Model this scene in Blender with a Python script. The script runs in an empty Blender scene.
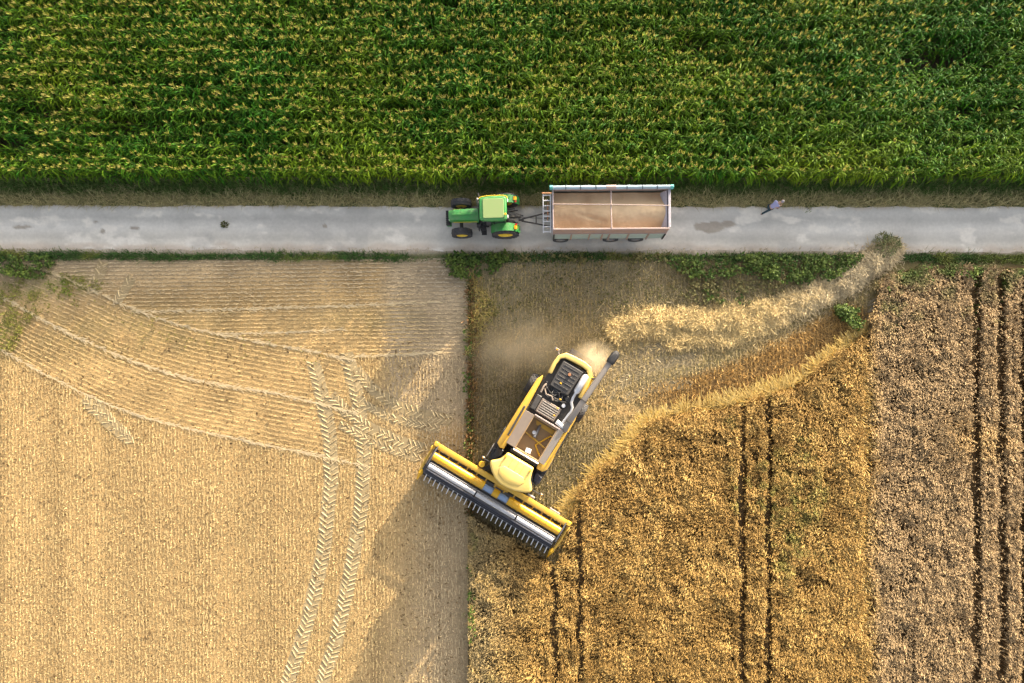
import bpy, bmesh, math, random
import numpy as np
from mathutils import Vector, Matrix

random.seed(7)
RNG = np.random.default_rng(11)
SC = bpy.context.scene
COL = SC.collection

# ------------------------------------------------------------------ camera model
F = 620.0            # focal length in pixels of the 1024 px wide frame
H = F / 15.0         # flying height: 15 px per metre on the ground
NX, NY = 530.0, 385.0  # the point straight below the drone


def P(px, py, z=0.0):
    k = (H - z) / F
    return Vector(((px - NX) * k, (NY - py) * k, z))


def to_px(x, y):
    return x * 15.0 + NX, NY - y * 15.0


# ------------------------------------------------------------------ noise
def _hash(ix, iy, seed):
    h = (ix.astype(np.int64) * 374761393 + iy.astype(np.int64) * 668265263 + seed * 1442695041) & 0xFFFFFFFF
    h = ((h ^ (h >> 13)) * 1274126177) & 0xFFFFFFFF
    h = h ^ (h >> 16)
    return (h & 0xFFFFFF) / float(0xFFFFFF)


def vn(x, y, s, seed=0):
    x = np.asarray(x, float) / s
    y = np.asarray(y, float) / s
    ix, iy = np.floor(x), np.floor(y)
    fx, fy = x - ix, y - iy
    fx = fx * fx * (3 - 2 * fx)
    fy = fy * fy * (3 - 2 * fy)
    a, b = _hash(ix, iy, seed), _hash(ix + 1, iy, seed)
    c, d = _hash(ix, iy + 1, seed), _hash(ix + 1, iy + 1, seed)
    return (a * (1 - fx) + b * fx) * (1 - fy) + (c * (1 - fx) + d * fx) * fy


def fbm(x, y, s, seed=0, o=4):
    r, a, t = 0, 1.0, 0
    for k in range(o):
        r = r + a * vn(x, y, s, seed + k * 17)
        t += a
        a *= 0.55
        s *= 0.5
    return r / t


def sstep(a, b, x):
    t = np.clip((x - a) / (b - a), 0, 1)
    return t * t * (3 - 2 * t)


def inpoly(px, py, poly):
    px, py = np.asarray(px), np.asarray(py)
    inside = np.zeros(px.shape, bool)
    n = len(poly)
    j = n - 1
    for i in range(n):
        xi, yi = poly[i]
        xj, yj = poly[j]
        if yi != yj:
            c = ((yi > py) != (yj > py)) & (px < (xj - xi) * (py - yi) / (yj - yi) + xi)
            inside ^= c
        j = i
    return inside


def dist_line(px, py, pts):
    d = np.full(np.shape(px), 1e9)
    for (x0, y0), (x1, y1) in zip(pts[:-1], pts[1:]):
        dx, dy = x1 - x0, y1 - y0
        t = np.clip(((px - x0) * dx + (py - y0) * dy) / (dx * dx + dy * dy), 0, 1)
        d = np.minimum(d, np.hypot(px - x0 - t * dx, py - y0 - t * dy))
    return d


def blob(px, py, cx, cy, rx, ry=None):
    ry = ry or rx
    return np.exp(-(((px - cx) / rx) ** 2 + ((py - cy) / ry) ** 2))


def mixc(a, b, t):
    t = np.asarray(t)[..., None]
    return np.asarray(a) * (1 - t) + np.asarray(b) * t


# ------------------------------------------------------------------ object helpers
def tag(o, label=None, cat=None, group=None, kind=None):
    if label:
        o['label'] = label
    if cat:
        o['category'] = cat
    if group:
        o['group'] = group
    if kind:
        o['kind'] = kind
    return o


def link(o, parent=None):
    COL.objects.link(o)
    if parent is not None:
        o.parent = parent
    return o


def empty(name, loc=(0, 0, 0), rz=0.0, parent=None):
    o = bpy.data.objects.new(name, None)
    o.empty_display_size = 0.3
    o.location = loc
    o.rotation_euler = (0, 0, rz)
    return link(o, parent)


def mesh_np(name, V, Q, mat, cols=None, parent=None, smooth=False):
    me = bpy.data.meshes.new(name)
    V = np.ascontiguousarray(V, np.float32)
    Q = np.ascontiguousarray(Q, np.int32)
    me.vertices.add(len(V))
    me.vertices.foreach_set('co', V.ravel())
    me.loops.add(Q.size)
    me.loops.foreach_set('vertex_index', Q.ravel())
    me.polygons.add(len(Q))
    me.polygons.foreach_set('loop_start', np.arange(0, Q.size, 4, dtype=np.int32))
    me.polygons.foreach_set('use_smooth', np.full(len(Q), smooth))
    me.update(calc_edges=True)
    if cols is not None:
        c = np.ones((len(V), 4), np.float32)
        c[:, :3] = np.clip(cols, 0.003, 0.95)
        at = me.color_attributes.new('Col', 'FLOAT_COLOR', 'POINT')
        at.data.foreach_set('color', c.ravel())
    me.materials.append(mat)
    o = bpy.data.objects.new(name, me)
    return link(o, parent)


class RB:
    """collects ribbons (leaves, stems, straws) as quads"""

    def __init__(self):
        self.V, self.Q, self.C, self.n = [], [], [], 0

    def add(self, base, ang, R, Z, W, col, wang=None, tip=None):
        """base (N,3); R,Z,W (N,K) reach, rise, width along the ribbon; col (N,3)"""
        N, K = R.shape
        if N == 0:
            return
        d = np.stack([np.cos(ang), np.sin(ang)], -1)
        wa = ang + math.pi / 2 if wang is None else wang
        s = np.stack([np.cos(wa), np.sin(wa)], -1)
        p = np.zeros((N, K, 2, 3))
        c = base[:, None, :2] + R[..., None] * d[:, None, :]
        for e, sg in enumerate((-0.5, 0.5)):
            p[:, :, e, :2] = c + sg * W[..., None] * s[:, None, :]
            p[:, :, e, 2] = base[:, None, 2] + Z
        idx = self.n + np.arange(N * K * 2).reshape(N, K, 2)
        q = np.stack([idx[:, :-1, 0], idx[:, :-1, 1], idx[:, 1:, 1], idx[:, 1:, 0]], -1)
        cc = np.repeat(col[:, None, :], K, 1)
        if tip is not None:
            cc = cc + (tip - cc) * np.linspace(0, 1, K)[None, :, None]
        self.V.append(p.reshape(-1, 3))
        self.Q.append(q.reshape(-1, 4))
        self.C.append(np.repeat(cc[:, :, None, :], 2, 2).reshape(-1, 3))
        self.n += N * K * 2

    def build(self, name, mat):
        return mesh_np(name, np.concatenate(self.V), np.concatenate(self.Q), mat, np.concatenate(self.C))


class MB:
    """collects solid shapes into ONE mesh"""

    def __init__(self):
        self.bm = bmesh.new()

    def poly(self, vs, fs):
        v = [self.bm.verts.new(p) for p in vs]
        for f in fs:
            try:
                self.bm.faces.new([v[i] for i in f])
            except ValueError:
                pass
        return self

    def box(self, c, s, rot=(0, 0, 0)):
        m = Matrix.Translation(c) @ (Matrix.Rotation(rot[2], 4, 'Z') @ Matrix.Rotation(rot[1], 4, 'Y') @ Matrix.Rotation(rot[0], 4, 'X'))
        vs = [m @ Vector((sx * s[0] / 2, sy * s[1] / 2, sz * s[2] / 2)) for sx in (-1, 1) for sy in (-1, 1) for sz in (-1, 1)]
        return self.poly(vs, [(0, 1, 3, 2), (4, 6, 7, 5), (0, 4, 5, 1), (2, 3, 7, 6), (0, 2, 6, 4), (1, 5, 7, 3)])

    def prism(self, top, z1, bottom=None, z0=0):
        """top: outline [(x,y)] at z1 (or 3-D points), bottom the same count at z0"""
        bottom = bottom or top
        n = len(top)
        t3 = [Vector(p) if len(p) == 3 else Vector((p[0], p[1], z1)) for p in top]
        b3 = [Vector(p) if len(p) == 3 else Vector((p[0], p[1], z0)) for p in bottom]
        fs = [tuple(range(n)), tuple(range(2 * n - 1, n - 1, -1))]
        fs += [(i, n + i, n + (i + 1) % n, (i + 1) % n) for i in range(n)]
        return self.poly(t3 + b3, fs)

    def slab(self, pts, th):
        """thick plate through 3-D outline points, thickness downward"""
        return self.prism([tuple(p) for p in pts], 0, [(p[0], p[1], p[2] - th) for p in pts], 0)

    def tube(self, pts, r, n=8, caps=True):
        pts = [Vector(p) for p in pts]
        rs = r if isinstance(r, (list, tuple)) else [r] * len(pts)
        rings = []
        up = Vector((0, 0, 1))
        for i, p in enumerate(pts):
            d = (pts[min(i + 1, len(pts) - 1)] - pts[max(i - 1, 0)]).normalized()
            a = d.cross(up)
            if a.length < 1e-3:
                a = d.cross(Vector((0, 1, 0)))
            a.normalize()
            b = d.cross(a)
            rings.append([self.bm.verts.new(p + rs[i] * (math.cos(2 * math.pi * k / n) * a + math.sin(2 * math.pi * k / n) * b)) for k in range(n)])
        for i in range(len(rings) - 1):
            for k in range(n):
                self.bm.faces.new((rings[i][k], rings[i][(k + 1) % n], rings[i + 1][(k + 1) % n], rings[i + 1][k]))
        if caps:
            self.bm.faces.new(rings[0][::-1])
            self.bm.faces.new(rings[-1])
        return self

    def lathe(self, prof, n=28, c=(0, 0, 0), closed=False):
        """profile [(radius, x)] turned round the X axis"""
        rings = []
        for r, x in prof:
            rings.append([self.bm.verts.new((c[0] + x, c[1] + r * math.cos(2 * math.pi * k / n), c[2] + r * math.sin(2 * math.pi * k / n))) for k in range(n)])
        m = len(rings)
        for i in range(m if closed else m - 1):
            a, b = rings[i], rings[(i + 1) % m]
            for k in range(n):
                self.bm.faces.new((a[k], a[(k + 1) % n], b[(k + 1) % n], b[k]))
        if not closed:
            self.bm.faces.new(rings[0][::-1])
            self.bm.faces.new(rings[-1])
        return self

    def mesh(self, name, mat, bevel=0.0, smooth=False, seg=1):
        bm = self.bm
        bmesh.ops.recalc_face_normals(bm, faces=bm.faces)
        if bevel:
            ed = [e for e in bm.edges if len(e.link_faces) == 2 and e.calc_face_angle(0) > 0.6]
            bmesh.ops.bevel(bm, geom=ed, offset=bevel, segments=seg, profile=0.5, affect='EDGES', clamp_overlap=True)
        me = bpy.data.meshes.new(name)
        bm.to_mesh(me)
        bm.free()
        if smooth:
            for p in me.polygons:
                p.use_smooth = True
            try:
                me.set_sharp_from_angle(angle=math.radians(40))
            except Exception:
                pass
        me.materials.append(mat)
        return me

    def build(self, name, mat, parent=None, bevel=0.0, smooth=False, seg=1):
        o = bpy.data.objects.new(name, self.mesh(name, mat, bevel, smooth, seg))
        return link(o, parent)


def part(name, me, parent, loc=(0, 0, 0), rz=0.0):
    o = bpy.data.objects.new(name, me)
    o.location = loc
    o.rotation_euler = (0, 0, rz)
    return link(o, parent)


# ------------------------------------------------------------------ materials
def new_mat(name):
    m = bpy.data.materials.new(name)
    m.use_nodes = True
    nt = m.node_tree
    b = nt.nodes['Principled BSDF']
    return m, nt, b


def N(nt, t, **kw):
    n = nt.nodes.new(t)
    for k, v in kw.items():
        setattr(n, k, v)
    return n


def mat_paint(name, col, rough=0.4, dirt=0.35, dirtcol=(0.30, 0.23, 0.14), metal=0.0, scale=2.2, coat=0.0):
    m, nt, b = new_mat(name)
    tc = N(nt, 'ShaderNodeTexCoord')
    n1 = N(nt, 'ShaderNodeTexNoise')
    n1.inputs['Scale'].default_value = scale
    n1.inputs['Detail'].default_value = 8
    n1.inputs['Roughness'].default_value = 0.7
    nt.links.new(tc.outputs['Object'], n1.inputs['Vector'])
    r = N(nt, 'ShaderNodeValToRGB')
    r.color_ramp.elements[0].position = 0.42
    r.color_ramp.elements[0].color = (0, 0, 0, 1)
    r.color_ramp.elements[1].position = 0.75
    r.color_ramp.elements[1].color = (dirt, dirt, dirt, 1)
    nt.links.new(n1.outputs['Fac'], r.inputs['Fac'])
    # dust settles on what faces up
    ge = N(nt, 'ShaderNodeNewGeometry')
    sx = N(nt, 'ShaderNodeSeparateXYZ')
    nt.links.new(ge.outputs['Normal'], sx.inputs[0])
    ma = N(nt, 'ShaderNodeMath', operation='MULTIPLY_ADD', use_clamp=True)
    ma.inputs[1].default_value = 0.25 * dirt
    nt.links.new(sx.outputs['Z'], ma.inputs[0])
    nt.links.new(r.outputs['Color'], ma.inputs[2])
    mx = N(nt, 'ShaderNodeMix', data_type='RGBA')
    mx.inputs['A'].default_value = (*col, 1)
    mx.inputs['B'].default_value = (*dirtcol, 1)
    nt.links.new(ma.outputs[0], mx.inputs['Factor'])
    nt.links.new(mx.outputs['Result'], b.inputs['Base Color'])
    mr = N(nt, 'ShaderNodeMath', operation='MULTIPLY_ADD')
    mr.inputs[1].default_value = 0.4
    mr.inputs[2].default_value = rough
    nt.links.new(ma.outputs[0], mr.inputs[0])
    nt.links.new(mr.outputs[0], b.inputs['Roughness'])
    b.inputs['Metallic'].default_value = metal
    b.inputs['Coat Weight'].default_value = coat
    return m


def mat_attr(name, rough=0.9, nscale=6.0, namp=0.25, bump=0.0, bscale=20.0, transl=0.0, spec=0.2, fine=0.0):
    """base colour from the mesh's own colour attribute, broken up by fine noise"""
    m, nt, b = new_mat(name)
    at = N(nt, 'ShaderNodeAttribute', attribute_name='Col')
    tc = N(nt, 'ShaderNodeTexCoord')
    n1 = N(nt, 'ShaderNodeTexNoise')
    n1.inputs['Scale'].default_value = nscale
    n1.inputs['Detail'].default_value = 6
    n1.inputs['Roughness'].default_value = 0.65
    nt.links.new(tc.outputs['Object'], n1.inputs['Vector'])
    mr = N(nt, 'ShaderNodeMapRange')
    mr.inputs['From Min'].default_value = 0.25
    mr.inputs['From Max'].default_value = 0.75
    mr.inputs['To Min'].default_value = 1 - namp
    mr.inputs['To Max'].default_value = 1 + namp
    nt.links.new(n1.outputs['Fac'], mr.inputs['Value'])
    vm = N(nt, 'ShaderNodeVectorMath', operation='SCALE')
    nt.links.new(at.outputs['Color'], vm.inputs[0])
    nt.links.new(mr.outputs['Result'], vm.inputs['Scale'])
    nt.links.new(vm.outputs['Vector'], b.inputs['Base Color'])
    b.inputs['Roughness'].default_value = rough
    b.inputs['Specular IOR Level'].default_value = spec
    if bump:
        n2 = N(nt, 'ShaderNodeTexNoise')
        n2.inputs['Scale'].default_value = bscale
        n2.inputs['Detail'].default_value = 5
        nt.links.new(tc.outputs['Object'], n2.inputs['Vector'])
        bu = N(nt, 'ShaderNodeBump')
        bu.inputs['Strength'].default_value = bump
        bu.inputs['Distance'].default_value = 0.05
        nt.links.new(n2.outputs['Fac'], bu.inputs['Height'])
        nt.links.new(bu.outputs['Normal'], b.inputs['Normal'])
    if transl:
        tr = N(nt, 'ShaderNodeBsdfTranslucent')
        nt.links.new(vm.outputs['Vector'], tr.inputs['Color'])
        ms = N(nt, 'ShaderNodeMixShader')
        ms.inputs[0].default_value = transl
        nt.links.new(b.outputs[0], ms.inputs[1])
        nt.links.new(tr.outputs[0], ms.inputs[2])
        nt.links.new(ms.outputs[0], nt.nodes['Material Output'].inputs['Surface'])
    return m


M_SOIL = mat_attr('field soil', nscale=9, namp=0.30, bump=0.7, bscale=14)
M_ROAD = mat_attr('worn pale asphalt', rough=0.8, nscale=5, namp=0.10, bump=0.15, bscale=40, spec=0.3)
M_MAIZE = mat_attr('maize leaves', rough=0.7, nscale=3, namp=0.2, transl=0.33, spec=0.2)
M_CROP = mat_attr('ripe straw', rough=0.75, nscale=3, namp=0.15, transl=0.15)
M_STRAW = mat_attr('cut straw', rough=0.75, nscale=5, namp=0.15, transl=0.08)
M_GRASS = mat_attr('grass and weeds', rough=0.65, nscale=3, namp=0.2, transl=0.2)
M_GRAIN = mat_attr('wheat grain', rough=0.85, nscale=30, namp=0.06, bump=0.15, bscale=60)
YEL = (0.70, 0.40, 0.025)
M_YEL = mat_paint('yellow paint', YEL, 0.4, 0.42)
M_YELP = mat_paint('pale yellow paint', (0.72, 0.50, 0.12), 0.45, 0.30, dirtcol=(0.45, 0.36, 0.2))
M_YELO = mat_paint('deep yellow paint', (0.78, 0.42, 0.01), 0.4, 0.18)
M_DGREY = mat_paint('dark grey metal', (0.035, 0.034, 0.036), 0.5, 0.5, dirtcol=(0.12, 0.10, 0.075))
M_BLACK = mat_paint('black plastic', (0.010, 0.011, 0.014), 0.45, 0.3, dirtcol=(0.09, 0.075, 0.06))
M_BROWN = mat_paint('dusty brown sheet', (0.20, 0.155, 0.125), 0.6, 0.5, dirtcol=(0.28, 0.22, 0.16))
M_GREYP = mat_paint('dusty grey sheet', (0.23, 0.205, 0.18), 0.6, 0.5, dirtcol=(0.26, 0.21, 0.17))
M_TANK = mat_paint('tank inner sheet', (0.30, 0.19, 0.09), 0.6, 0.6, dirtcol=(0.40, 0.26, 0.12))
M_SILVER = mat_paint('bright steel', (0.72, 0.72, 0.74), 0.35, 0.3, metal=0.5)
M_STEEL = mat_paint('grey steel', (0.22, 0.22, 0.23), 0.45, 0.4, metal=0.4)
M_NAVY = mat_paint('dark blue steel', (0.010, 0.015, 0.032), 0.4, 0.10)
M_BLUE = mat_paint('light blue sleeve', (0.26, 0.38, 0.58), 0.45, 0.25)
M_RUBBER = mat_paint('tyre rubber', (0.028, 0.030, 0.036), 0.8, 0.6, dirtcol=(0.15, 0.13, 0.11))
M_GREEN = mat_paint('green paint', (0.016, 0.225, 0.042), 0.35, 0.28, coat=0.2)
M_RIMY = mat_paint('yellow rim paint', (0.80, 0.55, 0.03), 0.4, 0.2)
M_ROOFP = mat_paint('pale green roof panel', (0.22, 0.31, 0.11), 0.5, 0.15)
M_GLASS = mat_paint('dark tinted glass', (0.015, 0.02, 0.025), 0.08, 0.1)
M_ORANGE = mat_paint('amber lens', (0.95, 0.38, 0.01), 0.25, 0.05)
M_RED = mat_paint('red lens', (0.55, 0.03, 0.02), 0.25, 0.05)
M_WHITE = mat_paint('white paint', (0.78, 0.78, 0.76), 0.45, 0.15)
M_TARP = mat_paint('pale blue tarpaulin', (0.30, 0.41, 0.48), 0.6, 0.25)
M_TEAL = mat_paint('teal plastic', (0.08, 0.36, 0.33), 0.5, 0.2)
M_TRGREEN = mat_paint('faded green board', (0.33, 0.42, 0.38), 0.6, 0.45, dirtcol=(0.33, 0.28, 0.22))
M_TRRUST = mat_paint('rusty brown board', (0.33, 0.24, 0.20), 0.7, 0.5, dirtcol=(0.30, 0.14, 0.07))
M_TRIN = mat_paint('trailer inner face', (0.42, 0.40, 0.45), 0.6, 0.5, dirtcol=(0.28, 0.22, 0.18))
M_RAIL = mat_paint('pale rail paint', (0.36, 0.29, 0.27), 0.5, 0.4, dirtcol=(0.45, 0.28, 0.2))
M_RUST = mat_paint('orange rust paint', (0.45, 0.19, 0.08), 0.6, 0.3)
M_SKIN = mat_paint('skin', (0.46, 0.27, 0.19), 0.5, 0.0)
M_SHIRT = mat_paint('lavender shirt cloth', (0.33, 0.33, 0.52), 0.9, 0.1)
M_JEANS = mat_paint('dark teal trouser cloth', (0.02, 0.045, 0.06), 0.9, 0.2, dirtcol=(0.08, 0.09, 0.09))
M_HAIR = mat_paint('grey hair', (0.28, 0.26, 0.27), 0.7, 0.1)
M_SHOE = mat_paint('dark shoe leather', (0.02, 0.02, 0.025), 0.6, 0.2)

# ------------------------------------------------------------------ field layout (pixels of the plan; 15 px = 1 m)
EDGE_X = 468.0
MAIZE_Y = 184.0
WHEAT_EDGE = [(486, 524), (528, 552), (556, 566), (571, 546), (575, 512), (588, 486), (618, 462), (650, 424), (690, 411), (742, 404), (800, 384), (845, 352), (866, 330)]
WHEAT_POLY = [(469, 800), (469, 516)] + WHEAT_EDGE + [(868, 800)]
GREY_POLY = [(868, 800), (867, 345), (872, 322), (880, 300), (880, 285), (893, 272), (930, 267), (1150, 266), (1150, 800)]
LODGED = [(884, 322)]
SWATH = [(619, 326), (650, 321), (700, 321), (742, 317), (775, 312), (805, 299), (840, 283), (868, 266), (890, 250)]
SWATH2 = [(672, 342), (705, 340), (740, 337), (768, 324), (800, 306)]


def swath_w(px):
    return np.interp(px, [600, 640, 742, 800, 850, 895], [16, 17, 15, 16, 17, 13])


def road_edges(px):
    top = 205.5 + px * 0.0020 + 1.6 * (vn(px, px * 0, 40, 3) - 0.5) + 2.2 * (vn(px, px * 0, 8, 4) - 0.5)
    bot = 249.5 + px * 0.0022 + 2.0 * (vn(px, px * 0, 50, 5) - 0.5) + 2.4 * (vn(px, px * 0, 9, 6) - 0.5)
    return top, bot


BAND_UP = [(20, 262), (50, 272), (83, 285.5), (115, 301), (151, 316), (195, 329), (239, 338), (280, 346), (321, 353), (352, 360)]
BAND_MID = [(-30, 276), (0, 295), (27, 311), (70, 334), (115, 354), (155, 369), (193, 380), (235, 387), (275, 393), (317, 403), (356, 413)]
BAND_LO = [(-30, 333), (4, 351), (35, 369), (69, 386), (108, 404), (147, 418), (190, 429), (229, 437), (270, 446), (317, 455), (366, 466)]


def interp_y(line, px):
    a = np.array(line)
    return np.interp(px, a[:, 0], a[:, 1])


def zone_left(px, py):
    """0 horizontal rows, 1 curved rows, 2 vertical rows"""
    z = np.where(py < interp_y(BAND_UP, px), 0, np.where(py < interp_y(BAND_LO, px), 1, 2))
    z = np.where((px > 366) | ((px > 345) & (py > 356)), np.where(py < 357 - 0.02 * (px - 366), 0, 2), z)
    return z


TRACKS = [  # main chevron wheelings (path, half width px, strength)
    ([(313, 362), (322, 395), (330, 440), (331, 480), (324, 550), (308, 620), (288, 683), (262, 760)], 7.5, 1.0),
    ([(346, 353), (358, 400), (364, 450), (362, 500), (351, 570), (336, 640), (322, 683), (300, 760)], 7.5, 1.0),
    ([(356, 369), (372, 389), (395, 405), (423, 415), (454, 421)], 6.0, 0.85),
    ([(331, 395), (345, 411), (366, 426), (395, 440), (424, 449)], 6.0, 0.85),
    ([(364, 404), (386, 416), (411, 423), (440, 429)], 4.5, 0.6),
    ([(340, 424), (368, 440), (390, 449), (420, 459)], 4.5, 0.6),
    ([(84, 398), (105, 420), (133, 443)], 5.5, 0.5),
    ([(94, 400), (116, 424), (130, 436)], 4.0, 0.4),
    ([(103, 262), (100, 275), (88, 292)], 5.5, 0.5),
    ([(132, 278), (124, 292), (116, 302)], 5.0, 0.4),
]
TRACKS_R = [
    ([(598, 384), (620, 366), (646, 352), (680, 344), (720, 345)], 6.0, 0.6),
    ([(604, 398), (626, 380), (655, 364), (700, 358)], 6.0, 0.55),
    ([(622, 400), (650, 388), (690, 384)], 5.0, 0.4),
]


BROWN_BAND = [(640, 398), (700, 390), (750, 376), (800, 356), (848, 330)]


def brown_band(X, Y):
    d = dist_line(X, Y, BROWN_BAND)
    w = np.interp(X, [600, 680, 760, 860], [6, 14, 24, 24])
    return np.clip(sstep(1.25, 0.6, d / w + 0.5 * (fbm(X, Y, 14, 78) - 0.5)), 0, 1) * sstep(610, 690, X)


def fresh_dark(X, Y):
    """darker soil and stalks close to the machine and the old field edge"""
    d = np.maximum.reduce([sstep(560, 520, X) * sstep(335, 365, Y), 0.9 * blob(X, Y, 580, 470, 45, 40), 0.5 * sstep(300, 330, Y) * sstep(520, 480, X), 0.45 * blob(X, Y, 700, 275, 60, 18)])
    return 1 - 0.38 * np.clip(d, 0, 1)


# ------------------------------------------------------------------ ground sheets
def grid(name, px0, px1, py0, py1, step, z, mat, colf, zf=None):
    nx = int((px1 - px0) / step) + 1
    ny = int((py1 - py0) / step) + 1
    X, Y = np.meshgrid(np.linspace(px0, px1, nx), np.linspace(py0, py1, ny))
    if zf == 'road':
        t, b = road_edges(X)
        Y = t + (b - t) * (Y - py0) / (py1 - py0)
    wx, wy = (X - NX) / 15, (NY - Y) / 15
    V = np.stack([wx, wy, np.full_like(wx, z)], -1)
    if callable(zf):
        V[..., 2] += zf(X, Y)
    i = np.arange(nx * ny).reshape(ny, nx)
    Q = np.stack([i[:-1, :-1], i[1:, :-1], i[1:, 1:], i[:-1, 1:]], -1).reshape(-1, 4)
    return mesh_np(name, V.reshape(-1, 3), Q, mat, colf(X, Y).reshape(-1, 3), smooth=True)


def make_ground():
    m = 400.0
    V = np.array([(-m, -m, -0.03), (m, -m, -0.03), (m, m, -0.03), (-m, m, -0.03)])
    o = mesh_np('ground', V, np.array([(0, 1, 2, 3)]), M_SOIL, np.tile((0.23, 0.16, 0.085), (4, 1)))
    tag(o, 'brown farmland soil reaching to the horizon under all the fields', 'ground', kind='structure')

    def c_st(X, Y):
        gold = np.array((0.40, 0.265, 0.115))
        grey = np.array((0.32, 0.255, 0.17))
        t = sstep(330, 250, Y + 0.08 * X) * 0.8  # greyer towards the road: the maize's shadow put into the colour
        t = np.maximum(t, 0.75 * sstep(372, 400, X + 6 * vn(X, Y, 18, 2)) * sstep(440, 410, Y))  # the trailer's cast shadow painted as a grey patch
        t = np.maximum(t, 0.6 * sstep(375, 460, X + 0.22 * (Y - 560) + 14 * vn(X, Y, 30, 9)) * sstep(480, 520, Y))  # the combine's long shadow painted as a slanting grey area
        c = mixc(gold, grey, np.clip(t, 0, 1))
        st = vn(X, Y * 0.02, 14, 21) * 0.6 + vn(X, Y * 0.02, 4, 22) * 0.4
        v = 0.72 + 0.56 * np.where(zone_left(X, Y) == 2, st, vn(X, Y, 25, 8))
        v *= 0.85 + 0.3 * fbm(X, Y, 30, 31)
        c = c * (v * np.where(zone_left(X, Y) == 2, 1.0, 1.14))[..., None]
        gr = 0.8 * np.maximum.reduce([blob(X, Y, 20, 292, 30, 16), blob(X, Y, 68, 283, 26, 10), blob(X, Y, 8, 330, 22, 26), 0.35 * blob(X, Y, 120, 335, 110, 28), 0.3 * blob(X, Y, 370, 320, 60, 12)])
        gr = gr * sstep(0.25, 0.6, fbm(X, Y, 12, 41))
        return mixc(c, (0.20, 0.22, 0.06), gr * 0.8)
    o = grid('stubble_field', -260, EDGE_X, 253, 900, 2.0, 0.0, M_SOIL, c_st)
    tag(o, 'cut pale golden stubble field with faint drill rows left of the combine', 'field', kind='structure')

    def c_h(X, Y):
        br = np.array((0.20, 0.16, 0.07))
        gb = np.array((0.27, 0.225, 0.13))
        gd = np.array((0.46, 0.31, 0.13))
        t = sstep(300, 262, Y) * sstep(700, 560, X)  # grey-beige strip by the road, its shade put into the soil colour
        t = np.maximum(t, 0.8 * sstep(0.35, 0.65, fbm(X, Y, 34, 51)) * sstep(430, 350, Y) * sstep(720, 600, X))
        t = np.maximum(t, 0.7 * blob(X, Y, 640, 365, 60, 22))
        c = mixc(br, gb, np.clip(t, 0, 1))
        g = np.maximum.reduce([0.9 * blob(X, Y, 612, 412, 45, 22), 0.8 * blob(X, Y, 585, 362, 28, 14), 0.5 * blob(X, Y, 520, 340, 40, 14), 0.6 * blob(X, Y, 690, 335, 90, 12)])
        c = mixc(c, gd, np.clip(g * sstep(0.2, 0.6, fbm(X, Y, 10, 61)) * 1.2, 0, 1))
        rb = brown_band(X, Y) + 0.8 * blob(X, Y, 475, 360, 8, 90)
        c = mixc(c, (0.17, 0.095, 0.035), np.clip(rb * 0.9, 0, 1))
        w = inpoly(X, Y, WHEAT_POLY) | inpoly(X, Y, GREY_POLY)
        c = np.where(w[..., None], np.array((0.23, 0.15, 0.07)), c)
        c = c * (0.75 + 0.5 * fbm(X, Y, 14, 71))[..., None]
        c = c * fresh_dark(X, Y)[..., None]
        lo = blob(X, Y, 886, 324, 16, 15)
        return mixc(c, (0.42, 0.36, 0.29), np.clip(lo * 1.3, 0, 1))
    o = grid('harvested_ground', EDGE_X, 1240, 253, 900, 2.0, 0.0, M_SOIL, c_h)
    tag(o, 'freshly cut brown ground behind the combine and under the standing wheat', 'field', kind='structure')

    def c_v(X, Y):
        dry = np.array((0.34, 0.29, 0.16))
        dk = np.array((0.09, 0.11, 0.04))
        return mixc(dk, dry, sstep(0.35, 0.65, fbm(X, Y * 2, 14, 81))) * (0.8 + 0.4 * vn(X, Y, 5, 82))[..., None]
    o = grid('north_verge', -260, 1240, 177, 210, 2.0, 0.004, M_SOIL, c_v)
    tag(o, 'narrow dry grass verge between maize and the pale road', 'verge', kind='structure')

    def c_s(X, Y):
        sh = np.array((0.46, 0.39, 0.31))
        gr = np.array((0.13, 0.13, 0.06))
        return mixc(sh, gr, sstep(251, 258, Y + 3 * vn(X, Y, 12, 91))) * (0.85 + 0.3 * vn(X, Y, 5, 92))[..., None]
    o = grid('south_verge', -260, 1240, 246, 260, 1.6, 0.004, M_SOIL, c_s)
    tag(o, 'sandy shoulder and weedy strip along the lower edge of the road', 'verge', kind='structure')

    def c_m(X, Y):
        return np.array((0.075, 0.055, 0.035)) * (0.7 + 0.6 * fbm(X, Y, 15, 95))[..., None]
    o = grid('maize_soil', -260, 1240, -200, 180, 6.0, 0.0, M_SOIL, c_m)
    tag(o, 'dark shaded soil under the tall green maize', 'field', kind='structure')

    def c_r(X, Y):
        t, b = road_edges(X)
        f = (Y - t) / (b - t)
        base = mixc((0.535, 0.508, 0.46), (0.585, 0.54, 0.465), sstep(0.35, 0.95, f + 0.25 * (fbm(X, Y * 3, 60, 101) - 0.5)))
        tr = np.exp(-((f - 0.28) / 0.09) ** 2) + np.exp(-((f - 0.72) / 0.09) ** 2)
        base = base * (1 - 0.15 * tr + 0.14 * np.exp(-((f - 0.5) / 0.08) ** 2) * fbm(X, Y * 4, 30, 105))[..., None]
        edge = np.maximum(sstep(0.10, 0.0, f + 0.06 * vn(X, Y, 7, 102)), sstep(0.84, 0.97, f + 0.10 * (vn(X, Y, 14, 103) - 0.3)))
        base = mixc(base, (0.50, 0.42, 0.34), edge * 0.85)
        n = fbm(X, Y * 1.5, 26, 104)
        base = base * (0.82 + 0.36 * n)[..., None]
        pale = sstep(0.58, 0.72, fbm(X, Y * 2.2, 22, 107))
        base = mixc(base, (0.70, 0.65, 0.57), pale * 0.8)
        dk = sstep(0.56, 0.70, fbm(X, Y * 1.6, 40, 108))
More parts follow.
